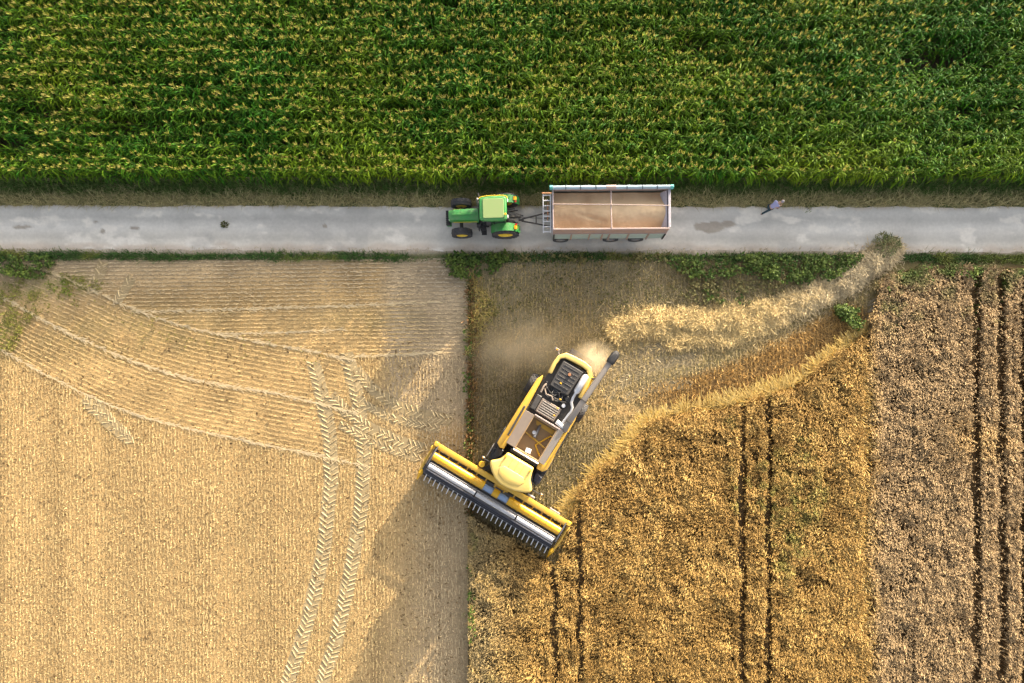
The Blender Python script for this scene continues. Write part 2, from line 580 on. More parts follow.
        base = mixc(base, (0.36, 0.34, 0.31), dk * 0.45)
        nz = fbm(X, Y, 6, 106)
        mud = sstep(0.35, 0.55, np.maximum.reduce([blob(X, Y, 710, 227, 17, 6), blob(X, Y, 728, 224, 8, 4), 0.8 * blob(X, Y, 135, 228, 7, 2.5), 0.8 * blob(X, Y, 103, 231, 4, 3), 0.8 * blob(X, Y, 325, 226, 3, 2.5), 0.7 * blob(X, Y, 24, 227, 14, 3), 0.6 * blob(X, Y, 95, 222, 8, 2)]) + 0.5 * (nz - 0.5))
        return mixc(base, (0.26, 0.215, 0.165), mud * 0.75)
    o = grid('road', -260, 1240, 205, 250, 1.5, 0.012, M_ROAD, c_r, 'road')
    tag(o, 'pale worn single lane farm road crossing the whole view', 'road', kind='structure')


make_ground()


# ------------------------------------------------------------------ vegetation
def pts(px0, px1, py0, py1, dens):
    n = int((px1 - px0) * (py1 - py0) / 225.0 * dens)
    return RNG.uniform(px0, px1, n), RNG.uniform(py0, py1, n)


def w3(px, py, z=0.0):
    return np.stack([(px - NX) / 15, (NY - py) / 15, np.zeros_like(px) + z], -1)


def make_maize():
    rb = RB()
    rows = np.arange(-150, MAIZE_Y, 11.0)[::-1]
    PX, PY = [], []
    for k, ry in enumerate(MAIZE_Y - 4 - 11.0 * np.arange(int((MAIZE_Y + 130) / 11))):
        n = int((1230 + 110) / 2.6)
        x = np.linspace(-110, 1230, n) + RNG.normal(0, 0.7, n)
        PX.append(x)
        PY.append(ry + RNG.normal(0, 1.5, n) + 3.5 * (vn(x, x * 0, 40, k) - 0.5))
    px, py = np.concatenate(PX), np.concatenate(PY)
    vig = fbm(px, py, 70, 201)
    # thin, low places in the stand
    low = np.maximum.reduce([blob(px, py, 928, 72, 30, 14), blob(px, py, -4, 84, 14, 10), 0.7 * blob(px, py, 690, 62, 26, 9), 0.6 * blob(px, py, 55, 120, 22, 12), 0.5 * blob(px, py, 960, 130, 40, 14), 0.75 * blob(px, py, 20, 160, 30, 16), 0.6 * blob(px, py, 1014, 110, 10, 18), 0.55 * blob(px, py, 150, 138, 40, 8)])
    keep = RNG.random(len(px)) > low * 0.75
    px, py, vig, low = px[keep], py[keep], vig[keep], low[keep]
    n = len(px)
    Hh = (1.95 + 0.35 * vig + 0.8 * (fbm(px, py * 1.8, 15, 207, 2) - 0.15) + RNG.normal(0, 0.15, n)) * (1 - 0.35 * low)
    base = w3(px, py)
    row_a = RNG.uniform(0, 2 * math.pi, n)
    lightness = 0.75 + 0.5 * RNG.random(n)
    yellow = np.clip(fbm(px, py, 90, 203) * 1.6 - 0.40 + 0.7 * (fbm(px, py, 12, 204) - 0.5) + 0.5 * sstep(148, 165, py) * fbm(px, py, 40, 208) - 0.3 * sstep(860, 960, px), 0, 1)
    # leaves
    NL = 10
    T = np.array([0, 0.3, 0.65, 1.0])
    WP = np.array([0.55, 1.0, 0.75, 0.06])
    for j in range(NL):
        fr = (j + 0.7) / NL
        z0 = Hh * (0.22 + 0.66 * fr) + RNG.normal(0, 0.05, n)
        L = (0.76 - 0.3 * abs(fr - 0.5)) * RNG.uniform(0.75, 1.15, n)
        ang = row_a + (j % 2) * math.pi + RNG.normal(0, 0.45, n)
        up = RNG.uniform(0.45, 1.0, n) * L
        dr = RNG.uniform(0.5, 1.25, n) * L
        R = L[:, None] * 0.85 * T[None] ** 0.9
        Z = up[:, None] * T[None] - dr[:, None] * T[None] ** 2
        W = 0.078 * RNG.uniform(0.8, 1.2, n)[:, None] * WP[None]
        b = base.copy()
        b[:, 2] = z0
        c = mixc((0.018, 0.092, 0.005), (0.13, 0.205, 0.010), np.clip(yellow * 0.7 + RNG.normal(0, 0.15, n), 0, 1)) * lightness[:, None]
        tip = c * np.array((2.1, 1.7, 1.0))  # sunlit leaf highlights painted in as brighter, yellower tips
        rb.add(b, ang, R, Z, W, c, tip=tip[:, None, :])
    # stalks
    T2 = np.array([0, 0.5, 1.0])
    for wa in (0.0, math.pi / 2):
        rb.add(base, row_a, 0.04 * T2[None] * np.ones((n, 1)), Hh[:, None] * T2[None], np.full((n, 3), 0.035), np.tile((0.08, 0.12, 0.03), (n, 1)), wang=row_a + wa)
    # tassels
    tz = fbm(px, py, 120, 205) + 0.30 * sstep(60, 0, abs(px - 380) - 280) - 0.25 * sstep(850, 960, px) - 0.25 * blob(px, py, 560, 160, 700, 12) - 0.5 * low
    tas = RNG.random(n) < np.clip(tz * 1.05 - 0.05 - 0.25 * sstep(110, 140, py) * sstep(175, 160, py), 0.08, 0.7)
    tb = base[tas].copy()
    tb[:, 2] = Hh[tas] * 0.93
    m = len(tb)
    Tt = np.array([0, 0.6, 1.0])
    for j in range(7):
        a = row_a[tas] + j * 0.8 + RNG.normal(0, 0.3, m)
        L = RNG.uniform(0.20, 0.36, m)
        spread = RNG.uniform(0.1, 0.6, m)
        R = L[:, None] * spread[:, None] * Tt[None]
        Z = L[:, None] * (0.9 * Tt[None] - 0.5 * (spread ** 2)[:, None] * Tt[None] ** 2) + 0.05
        c = mixc((0.30, 0.31, 0.04), (0.32, 0.27, 0.09), RNG.random(m)) * RNG.uniform(0.75, 1.15, m)[:, None]
        rb.add(tb, a, R, Z, np.full((m, 3), 0.035) * np.array([1, 0.9, 0.5]), c)
    o = rb.build('maize_crop', M_MAIZE)
    tag(o, 'dense tall green maize crop with yellow tassels beyond the road', 'maize', kind='stuff')


def wheat_field(name, poly, trams, label, cfun, dens, hgt, lean_amt, seed, sstretch):
    rb = RB()
    xs = [p[0] for p in poly]
    ys = [p[1] for p in poly]
    px, py = pts(min(xs), max(xs), min(ys), max(ys), dens)
    j = 1.2 * (vn(px, py, 6, seed + 70) - 0.5)
    ax, ay = NX + (px - NX) * H / (H - hgt * 0.9), NY + (py - NY) * H / (H - hgt * 0.9)
    k = inpoly(ax + j, ay + j, poly)
    near = np.clip((ax - 471) / 9, 0.08, 1)
    for x0, y0, hw in trams:
        d = abs(ax - x0 - 1.2 * (vn(py, py * 0, 40, seed + int(x0)) - 0.5) - 1.2 * (vn(py, py * 0, 7, seed + int(x0)) - 0.5))
        near = np.minimum(near, np.where(ay > y0, np.clip((d - hw) / 9, 0.3, 1), 1))
        k &= ~((d < hw) & (ay > y0) & (RNG.random(len(px)) > 0.09))
    px, py, near = px[k], py[k], near[k]
    sx, sy = sstretch
    c1 = fbm(px * sx + py * 0.5, py * sy - px * 0.5, 5.2, seed, 3)        # clumps
    c2 = fbm(px, py, 45, seed + 9)
    hole = sstep(0.28, 0.14, c1) * 0.35 + sstep(0.12, 0.05, vn(px, py, 16, seed + 13)) * 0.4
    keep = RNG.random(len(px)) > hole
    px, py, c1, c2, near = px[keep], py[keep], c1[keep], c2[keep], near[keep]
    n = len(px)
    base = w3(px, py)
    h = hgt * (0.70 + 0.50 * c1 + 0.12 * (c2 - 0.5)) * RNG.uniform(0.86, 1.1, n)
    la = 2 * math.pi * fbm(px, py, 26, seed + 3, 2) * 1.2 + RNG.normal(0, 0.55, n)
    ln = lean_amt * h * RNG.uniform(0.4, 1.2, n) * (0.1 + 1.9 * fbm(px, py, 15, seed + 5, 2)) * near
    T = np.array([0, 0.6, 1.0])
    R = ln[:, None] * T[None] ** 1.7
    Z = h[:, None] * (T[None] - 0.10 * T[None] ** 2)
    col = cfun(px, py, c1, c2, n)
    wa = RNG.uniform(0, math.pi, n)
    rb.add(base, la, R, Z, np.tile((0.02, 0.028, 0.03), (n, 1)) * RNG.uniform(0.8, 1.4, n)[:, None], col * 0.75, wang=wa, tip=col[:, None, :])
    # ears and flag leaves nodding from the stem top
    for q in range(2):
        eb = base.copy()
        eb[:, 0] += np.cos(la) * ln
        eb[:, 1] += np.sin(la) * ln
        eb[:, 2] = h * 0.9
        ea = la + RNG.normal(0, 0.9, n)
        eL = RNG.uniform(0.09, 0.17, n)
        dip = RNG.uniform(-0.5, 0.5, n) * eL
        R = eL[:, None] * np.array([0, 0.5, 1.0])[None]
        Z = np.stack([0 * dip, eL * 0.25, eL * 0.2 + dip], -1)
        W = np.tile((0.020, 0.038, 0.012), (n, 1)) * RNG.uniform(0.7, 1.2, n)[:, None]
        rb.add(eb, ea, R, Z, W, col * RNG.uniform(0.8, 1.25, n)[:, None])
    o = rb.build(name, M_CROP)
    tag(o, label, 'wheat', kind='stuff')
    return o


def col_gold(px, py, c1, c2, n):
    a = np.array((0.43, 0.27, 0.09))
    b = np.array((0.29, 0.18, 0.065))
    g = np.array((0.36, 0.29, 0.165))
    c = mixc(b, a, np.clip(c1 * 1.3 - 0.1 + RNG.normal(0, 0.2, n), 0, 1))
    c = mixc(c, g, 0.8 * sstep(540, 475, px) * sstep(0.3, 0.6, c2 + 0.2))
    st = fbm((px + py) * 0.45, (px - py) * 1.1, 9, 405, 3)
    c = c * (0.62 + 0.60 * st)[:, None] * np.array((1.0, 0.97, 0.86))
    c = mixc(c, (0.56, 0.38, 0.13), 0.6 * sstep(0.52, 0.72, st))  # sunlit streaks coloured a brighter gold
    gr = sstep(0.50, 0.66, fbm(px, py, 26, 401) * 0.6 + 0.4 * blob(px, py, 785, 500, 60, 120)) * sstep(0.4, 0.7, fbm(px, py, 7, 402)) * sstep(600, 740, px)
    gr = np.maximum(gr, 0.7 * sstep(0.62, 0.72, fbm(px, py, 12, 403)) * sstep(510, 470, px))
    c = mixc(c, (0.18, 0.19, 0.045), gr * 0.75)
    return c * RNG.uniform(0.75, 1.2, n)[:, None]


def col_grey(px, py, c1, c2, n):
    a = np.array((0.43, 0.30, 0.155))
    b = np.array((0.29, 0.20, 0.105))
    c = mixc(b, a, np.clip(c1 * 1.3 - 0.1 + RNG.normal(0, 0.2, n), 0, 1))
    gold = np.maximum(sstep(880, 868, px), blob(px, py, 975, 440, 30, 20))
    c = mixc(c, (0.50, 0.33, 0.13), gold * 0.7)
    gr = sstep(310, 270, py) * sstep(0.5, 0.65, fbm(px, py, 20, 411))
    gr = np.maximum(gr, 0.6 * sstep(0.62, 0.7, fbm(px, py, 14, 413)) * sstep(345, 300, py))
    c = mixc(c, (0.10, 0.15, 0.03), gr * 0.85)
    return c * RNG.uniform(0.75, 1.2, n)[:, None]


def make_wheat():
    wheat_field('ripe_wheat_crop', WHEAT_POLY, [(555, 540, 3.5), (581, 500, 3.6), (744, 400, 3.5), (770, 390, 3.4)],
                'uneven golden ripe wheat standing ahead of the combine', col_gold, 250, 0.85, 0.55, 300, (1.0, 1.0))
    o = wheat_field('grey_wheat_crop', GREY_POLY, [(978, 262, 4.6), (1003, 262, 4.8), (1025, 262, 3.5), (915, 400, 0.6)],
                    'greyish brown wheat standing at the right edge with dark wheel lanes', col_grey, 230, 0.80, 0.40, 330, (0.8, 1.25))
    # stalks leaning out along the freshly cut edge, and along the seam between the two stands
    rb = RB()
    line = [(560, 540), (568, 512), (584, 484), (612, 462), (646, 424), (688, 409), (740, 402), (798, 382), (843, 350), (864, 330)]
    for (x0, y0), (x1, y1) in zip(line[:-1], line[1:]):
        L = math.hypot(x1 - x0, y1 - y0)
        n = int(L * (40 if x0 < 650 else 22))
        t = RNG.random(n)
        off = np.abs(RNG.normal(0, 7.0 if x0 < 640 else 3.5, n))
        nx, ny = (y1 - y0) / L, -(x1 - x0) / L      # to the cut side (up-left in the plan)
        clump = fbm(x0 + t * (x1 - x0), y0 + t * (y1 - y0), 11, 351, 3)
        k = RNG.random(n) < 3.2 * (clump - (0.30 if x0 < 650 else 0.36))
        off = off * (0.4 + 1.3 * fbm(x0 + t * (x1 - x0), y0 + t * (y1 - y0), 16, 352, 2))
        t, off = t[k], off[k]
        n = len(t)
        px = x0 + t * (x1 - x0) - nx * off * 0.7 + RNG.normal(0, 1, n)
        py = y0 + t * (y1 - y0) - ny * off * 0.7 + RNG.normal(0, 1, n)
        ang = math.atan2(-ny, nx) + RNG.normal(0, 0.75, n)
        h = 0.75 * RNG.uniform(0.4, 1.15, n)
        ln = h * RNG.uniform(0.3, 1.7, n)
        T = np.array([0, 0.5, 1.0])
        Z = h[:, None] * (T[None] - 0.6 * T[None] ** 2)
        c = mixc((0.72, 0.48, 0.12), (0.80, 0.60, 0.23), RNG.random(n)) * RNG.uniform(0.5, 1.15, n)[:, None]  # brighter than the stand: sunlight on the cut edge put into the colour
        rb.add(w3(px, py), ang, ln[:, None] * T[None] ** 1.3, Z, np.tile((0.022, 0.03, 0.035), (n, 1)), c)
    n = 6500
    py = RNG.uniform(350, 760, n)
    px = 847 + RNG.normal(0, 8.0, n) + 5 * vn(py, py * 0, 12, 353)
    ang = RNG.normal(-0.25, 0.6, n)
    h = 0.85 * RNG.uniform(0.8, 1.2, n)
    T = np.array([0, 0.5, 1.0])
    c = mixc((0.66, 0.43, 0.12), (0.74, 0.55, 0.23), RNG.random(n)) * RNG.uniform(0.8, 1.15, n)[:, None]  # same painted sunlight along the seam
    rb.add(w3(px, py), ang, (h * RNG.uniform(0.2, 0.7, n))[:, None] * T[None] ** 1.5, h[:, None] * (T[None] - 0.2 * T[None] ** 2), np.tile((0.02, 0.028, 0.035), (n, 1)), c)
    o = rb.build('leaning_wheat_stalks', M_CROP)
    tag(o, 'sunlit-toned golden stalks leaning out along the freshly cut wheat edge', 'wheat', kind='stuff')


def track_mask(px, py, tracks):
    m = np.zeros(np.shape(px))
    for path, hw, s in tracks:
        m = np.maximum(m, s * (dist_line(px, py, path) < hw))
    return m


def make_stubble():
    rb = RB()
    # rows
    PX, PY, A = [], [], []
    sp = 4.2
    for ry in np.arange(262, 362, 3.9):                                   # straight rows along the road
        x = np.arange(-120, 466, 1.25)
        y = ry - 0.012 * (x - 200) + 0.5 * (vn(x, x * 0 + ry, 30, 501) - 0.5)
        k = zone_left(x, y) == 0
        PX.append(x[k]); PY.append(y[k])
    for f in np.arange(0, 1, 4.6 / 100.0):                                 # rows following the curved swathe
        x = np.arange(-120, 372, 1.25)
        u, l = interp_y(BAND_UP, x), interp_y(BAND_LO, x)
        y = u + f * (l - u)
        k = zone_left(x, y) == 1
        PX.append(x[k]); PY.append(y[k])
    for rx in np.arange(-120, 466, 3.6):                                 # rows running away from the road
        y = np.arange(330, 800, 1.3)
        x = rx + 0.5 * (vn(y, y * 0 + rx, 30, 503) - 0.5)
        k = zone_left(x, y) == 2
        PX.append(x[k]); PY.append(y[k])
    px, py = np.concatenate(PX), np.concatenate(PY)
    n = len(px)
    jz = np.where(zone_left(px, py) == 2, 0.5, 0.28)
    px = px + RNG.normal(0, 1.0, n) * jz
    py = py + RNG.normal(0, 1.0, n) * jz
    keep = RNG.random(n) > 0.95 * track_mask(px, py, TRACKS) + 0.25 * sstep(0.5, 0.3, fbm(px, py, 14, 505)) + 0.5 * sstep(60, 20, np.hypot(px - 20, (py - 285) * 1.4))
    px, py = px[keep], py[keep]
    n = len(px)
    grey = np.clip(sstep(330, 262, py) * 0.7 + 0.6 * sstep(385, 455, px), 0, 1)  # stalks greyed where maize and machine shadows fall, shade put into the colour
    c = mixc((0.56, 0.395, 0.18), (0.46, 0.37, 0.25), grey) * RNG.uniform(0.6, 1.2, n)[:, None]
    c = c * (0.82 + 0.36 * np.where(zone_left(px, py) == 2, vn(px, py * 0.015, 13, 21), fbm(px, py, 26, 23)))[:, None]
    h = RNG.uniform(0.025, 0.075, n)
    zl = zone_left(px, py)
    # straws lying along the rows
    u, l = interp_y(BAND_UP, px), interp_y(BAND_LO, px)
    du = (interp_y(BAND_UP, px + 4) - interp_y(BAND_UP, px - 4)) / 8
    dl = (interp_y(BAND_LO, px + 4) - interp_y(BAND_LO, px - 4)) / 8
    f = np.clip((py - u) / (l - u), 0, 1)
    ra = np.where(zl == 1, -np.arctan(du + f * (dl - du)), np.where(zl == 0, 0.012, math.pi / 2)) + RNG.normal(0, 1.0, n) * np.where(zl == 2, 0.2, 0.08)
    kk = RNG.random(n) < np.where(zl == 2, 0.5, 0.85)
    Ls = RNG.uniform(0.12, 0.34, n)
    T = np.array([0, 1.0])
    rb.add(w3(px, py, 0.02)[kk], ra[kk], (Ls[:, None] * T[None])[kk], RNG.uniform(0.0, 0.03, (n, 2))[kk], np.full((n, 2), 0.045)[kk], c[kk] * 1.08)
    T = np.array([0, 1.0])
    a = RNG.uniform(0, 2 * math.pi, n)
    rb.add(w3(px, py), a, (h * RNG.uniform(0.2, 1.4, n))[:, None] * T[None], h[:, None] * T[None], np.full((n, 2), 0.03) * RNG.uniform(0.7, 1.5, n)[:, None], c)
    # ridges of chaff along the swathe lines
    for line, s in ((BAND_UP, 0.9), (BAND_MID, 1.2), (BAND_LO, 1.0), ([(130, 312), (250, 309), (345, 306), (438, 302)], 0.7), ([(210, 334), (270, 333), (345, 330)], 0.6), ([(350, 357), (400, 355), (440, 352)], 0.9)):
        a = np.array(line)
        m = int(650 * s * (a[-1, 0] - a[0, 0]) / 350)
        x = RNG.uniform(max(a[0, 0], -60), a[-1, 0], m)
        y = np.interp(x, a[:, 0], a[:, 1]) + RNG.normal(0, 0.55 * s, m)
        sl = np.gradient(np.interp(np.array([0, 1.0]), [0, 1], [0, 1]))[0]
        an = -np.arctan(np.interp(x, (a[:-1, 0] + a[1:, 0]) / 2, np.diff(a[:, 1]) / np.diff(a[:, 0]))) + RNG.normal(0, 0.35, m)
        L = RNG.uniform(0.15, 0.4, m)
        rb.add(w3(x, y, 0.03), an, L[:, None] * T[None], RNG.uniform(0, 0.05, m)[:, None] * np.array([0.6, 1])[None], np.full((m, 2), 0.035), mixc((0.68, 0.53, 0.30), (0.6, 0.48, 0.3), RNG.random(m)))
    o = rb.build('stubble_stalks', M_STRAW)
    tag(o, 'short pale straw stubble standing in drill rows on the cut field', 'stubble', kind='stuff')

    # loose chaff
    rb = RB()
    px, py = pts(-110, 466, 258, 790, 75)
    k = RNG.random(len(px)) < np.where(zone_left(px, py) == 2, 0.7, 0.3)
    px, py = px[k], py[k]
    cl = fbm(px, py, 10, 511)
    k = (RNG.random(len(px)) < 0.35 + 0.9 * cl) & (RNG.random(len(px)) > 0.8 * track_mask(px, py, TRACKS))
    px, py, cl = px[k], py[k], cl[k]
    n = len(px)
    grey = np.clip(sstep(340, 262, py) * 0.8 + 0.6 * sstep(375, 440, px), 0, 1)  # chaff greyed over the same ground, painted shadow of maize and machines
    c = mixc((0.54, 0.385, 0.175), (0.46, 0.37, 0.25), grey) * RNG.uniform(0.5, 1.25, n)[:, None]
    an = np.where(RNG.random(n) < 0.5, math.pi / 2, 0) * (py > 340) + RNG.normal(0, 0.7, n)
    L = RNG.uniform(0.1, 0.3, n)
    rb.add(w3(px, py, 0.012), an, L[:, None] * T[None], RNG.uniform(0.0, 0.03, (n, 2)), np.full((n, 2), 0.025) * RNG.uniform(0.6, 1.6, n)[:, None], c)
    # dark bare crumbs and weeds' dry leaves
    px, py = pts(-110, 466, 340, 790, 9)
    k = RNG.random(len(px)) < 1.4 * fbm(px, py * 0.5, 16, 515) - 0.3
    px, py = px[k], py[k]
    n = len(px)
    L = RNG.uniform(0.06, 0.2, n)
    rb.add(w3(px, py, 0.014), RNG.uniform(0, 6.28, n), L[:, None] * T[None], RNG.uniform(0.0, 0.05, (n, 2)), np.full((n, 2), 0.06) * RNG.uniform(0.6, 1.6, n)[:, None], np.tile((0.20, 0.13, 0.06), (n, 1)) * RNG.uniform(0.5, 1.3, n)[:, None])
    o = rb.build('loose_straw', M_STRAW)
    tag(o, 'fine loose chaff and straw bits scattered over the cut field', 'straw', kind='stuff')

    # right side: taller fresh stubble
    rb = RB()
    px, py = pts(470, 870, 258, 575, 1)
    PX, PY = [], []
    for rx in np.arange(470, 872, 3.7):
        y = np.arange(258, 572, 1.3)
        PX.append(rx + 0.5 * (vn(y, y * 0 + rx, 30, 523) - 0.5)); PY.append(y)
    px, py = np.concatenate(PX), np.concatenate(PY)
    n = len(px)
    px = px + RNG.normal(0, 0.5, n)
    py = py + RNG.normal(0, 0.6, n)
    k = ~inpoly(px, py, WHEAT_POLY) & ~inpoly(px, py, GREY_POLY)
    k &= RNG.random(n) > 0.9 * track_mask(px, py, TRACKS_R) + 0.5 * sstep(0.55, 0.3, fbm(px, py, 16, 525)) + 0.9 * sstep(285, 262, py) * 0.5
    px, py = px[k], py[k]
    n = len(px)
    red = np.clip(brown_band(px, py) * 1.1 + blob(px, py, 475, 370, 7, 100) + 0.5 * fbm(px, py, 20, 527), 0, 1)
    c = mixc((0.40, 0.325, 0.145), (0.42, 0.25, 0.075), red)
    g = np.maximum.reduce([blob(px, py, 615, 412, 45, 22), 0.8 * blob(px, py, 585, 362, 28, 14), 0.6 * blob(px, py, 530, 345, 40, 16)])
    c = mixc(c, (0.58, 0.40, 0.17), np.clip(g, 0, 1) * 0.8) * (RNG.uniform(0.55, 1.25, n) * fresh_dark(px, py))[:, None]
    h = RNG.uniform(0.05, 0.16, n) * (1 + 1.2 * brown_band(px, py))
    kk = RNG.random(n) < 0.55
    rb.add(w3(px, py, 0.02)[kk], (math.pi / 2 + RNG.normal(0, 0.2, n))[kk], (RNG.uniform(0.12, 0.32, n)[:, None] * T[None])[kk], RNG.uniform(0, 0.04, (n, 2))[kk], np.full((n, 2), 0.05)[kk], c[kk] * 1.1)
    rb.add(w3(px, py), RNG.uniform(0, 6.28, n), (h * RNG.uniform(0.2, 0.9, n))[:, None] * T[None], h[:, None] * T[None], np.full((n, 2), 0.028) * RNG.uniform(0.7, 1.5, n)[:, None], c)
    px, py = pts(470, 870, 258, 572, 95)
    k = ~inpoly(px, py, WHEAT_POLY) & ~inpoly(px, py, GREY_POLY) & (RNG.random(len(px)) < 0.25 + 0.8 * fbm(px, py, 18, 529))
    px, py = px[k], py[k]
    n = len(px)
    g = np.maximum.reduce([blob(px, py, 615, 412, 48, 24), 0.9 * blob(px, py, 585, 362, 30, 16), 0.7 * blob(px, py, 530, 345, 40, 18), 0.6 * blob(px, py, 690, 340, 100, 20)])
    c = mixc((0.38, 0.30, 0.17), (0.64, 0.46, 0.21), np.clip(g, 0, 1)) * (RNG.uniform(0.6, 1.15, n) * fresh_dark(px, py))[:, None]
    red = brown_band(px, py)
    c = mixc(c, (0.38, 0.23, 0.075), red * 0.9)
    L = RNG.uniform(0.12, 0.35, n)
    rb.add(w3(px, py, 0.02), RNG.uniform(0, 6.28, n), L[:, None] * T[None], RNG.uniform(0.0, 0.08, (n, 2)), np.full((n, 2), 0.025), c)
    # roots and rusty stalks along the old field edge
    n = 1500
    py = RNG.uniform(280, 520, n)
    px = 471 + RNG.normal(0, 2.0, n)
    h = RNG.uniform(0.15, 0.5, n)
    c = mixc((0.24, 0.13, 0.05), (0.12, 0.13, 0.04), (RNG.random(n) < 0.35).astype(float)) * RNG.uniform(0.5, 1.2, n)[:, None]
    rb.add(w3(px, py), RNG.uniform(0, 6.28, n), (h * 0.6)[:, None] * T[None], h[:, None] * T[None], np.full((n, 2), 0.04), c)
    o = rb.build('fresh_stubble', M_STRAW)
    tag(o, 'taller brown fresh stubble just cut behind the combine', 'stubble', kind='stuff')


def chevrons(name, tracks, label, col):
    mb = RB()
    V, Q, C = [], [], []
    nn = 0
    zt_ = 0.003

    def bar(p0, p1, w, h, c):
        nonlocal nn
        d = (p1 - p0)
        L = np.hypot(*d)
        s = np.array((-d[1], d[0])) / L * w / 2
        # triangular ridge with tapered ends
        b = [(*(p0 + s), zt_ - 0.004), (*(p0 - s), zt_ - 0.004), (*(p1 - s), zt_ - 0.004), (*(p1 + s), zt_ - 0.004), (*(p0 + d * 0.1), h), (*(p1 - d * 0.1), h)]
        V.extend(b)
        Q.extend([[nn, nn + 4, nn + 5, nn + 3], [nn + 1, nn + 2, nn + 5, nn + 4], [nn, nn + 1, nn + 4, nn + 4], [nn + 3, nn + 5, nn + 5, nn + 2]])
        C.extend([np.array(c) * f for f in (0.8, 0.8, 0.8, 0.8, 1, 1)])
        nn += 6
    for path, hw, s in tracks:
        a = np.array(path, float)
        seg = np.hypot(*np.diff(a, axis=0).T)
        cum = np.concatenate([[0], np.cumsum(seg)])
        # rolled flat strip under the lug marks
        zt_ += 0.0035
        ds = np.arange(0, cum[-1], 4.0)
        sx_, sy_ = np.interp(ds, cum, a[:, 0]), np.interp(ds, cum, a[:, 1])
        tx, ty = np.gradient(sx_), np.gradient(sy_)
        tl = np.hypot(tx, ty)
        for q in range(len(ds)):
            for sg in (-1, 1):
                ww = hw * RNG.uniform(0.9, 1.06) * sg
                gx, gy = sx_[q] - ty[q] / tl[q] * ww, sy_[q] + tx[q] / tl[q] * ww
                V.append(((gx - NX) / 15, (NY - gy) / 15, zt_))
                C.append(np.array(col) * (0.74 if s > 0.9 else 0.66) * RNG.uniform(0.9, 1.05))
            if q:
                Q.append([nn - 2, nn - 1, nn + 1, nn])
            nn += 2
        d = 0.0
        while d < cum[-1]:
            x, y = np.interp(d, cum, a[:, 0]), np.interp(d, cum, a[:, 1])
            x2, y2 = np.interp(min(d + 4, cum[-1] + 0), cum, a[:, 0]), np.interp(min(d + 4, cum[-1]), cum, a[:, 1])
            if math.hypot(x2 - x, y2 - y) < 0.5:
                break
            t = np.array((x2 - x, y2 - y)) / math.hypot(x2 - x, y2 - y)
            nrm = np.array((-t[1], t[0]))
            for sd in (-1, 1):
                if RNG.random() < 0.4 * (1 - s) + 0.06:
                    continue
                st = RNG.uniform(0.8, 1.1)
                p0 = np.array((x, y)) + sd * nrm * hw * 0.03 + t * (2.6 if sd > 0 else 4.4) + RNG.normal(0, 0.35, 2)
                p1 = np.array((x, y)) + sd * nrm * hw * 0.95 * st - t * (2.2 if sd > 0 else 0.4) + RNG.normal(0, 0.5, 2)
                q0 = np.array(((p0[0] - NX) / 15, (NY - p0[1]) / 15))
                q1 = np.array(((p1[0] - NX) / 15, (NY - p1[1]) / 15))
                bar(q0, q1, RNG.uniform(0.11, 0.15), zt_ + RNG.uniform(0.022, 0.045) * (0.5 + 0.5 * s), np.array(col) * RNG.uniform(0.68, 1.12))
            d += 5.3 + RNG.normal(0, 0.25)
    me = bpy.data.meshes.new(name)
    faces = []
    for q in Q:
        f = []
        for i in q:
            if i not in f:
                f.append(i)
        faces.append(f)
    me.from_pydata([tuple(v) for v in V], [], faces)
    c = np.ones((len(V), 4), np.float32)
    c[:, :3] = np.array(C)
    at = me.color_attributes.new('Col', 'FLOAT_COLOR', 'POINT')
    at.data.foreach_set('color', c.ravel())
    me.materials.append(M_STRAW)
    o = link(bpy.data.objects.new(name, me))
    tag(o, label, 'tyre tracks', kind='structure')


def blades(rb, px, py, h, wid, col, lean=0.6, k=3):
    n = len(px)
    T = np.linspace(0, 1, k)
    a = RNG.uniform(0, 2 * math.pi, n)
    R = (h * RNG.uniform(0.2, 1.3, n) * lean)[:, None] * T[None] ** 1.5
    Z = h[:, None] * (T[None] - 0.3 * T[None] ** 2)
    W = wid[:, None] * np.linspace(1, 0.25, k)[None]
    rb.add(w3(px, py), a, R, Z, W, col, tip=(col * 1.25)[:, None, :])


def leaves(rb, px, py, z, size, col):
    n = len(px)
    a = RNG.uniform(0, 2 * math.pi, n)
    R = size[:, None] * np.array([0, 0.5, 1.0])[None]
    Z = size[:, None] * np.stack([np.zeros(n), RNG.uniform(0.0, 0.4, n), RNG.uniform(-0.3, 0.5, n)], -1)
    W = size[:, None] * np.array([0.25, 0.7, 0.1])[None]
    rb.add(np.concatenate([w3(px, py)[:, :2], z[:, None]], 1), a, R, Z, W, col)


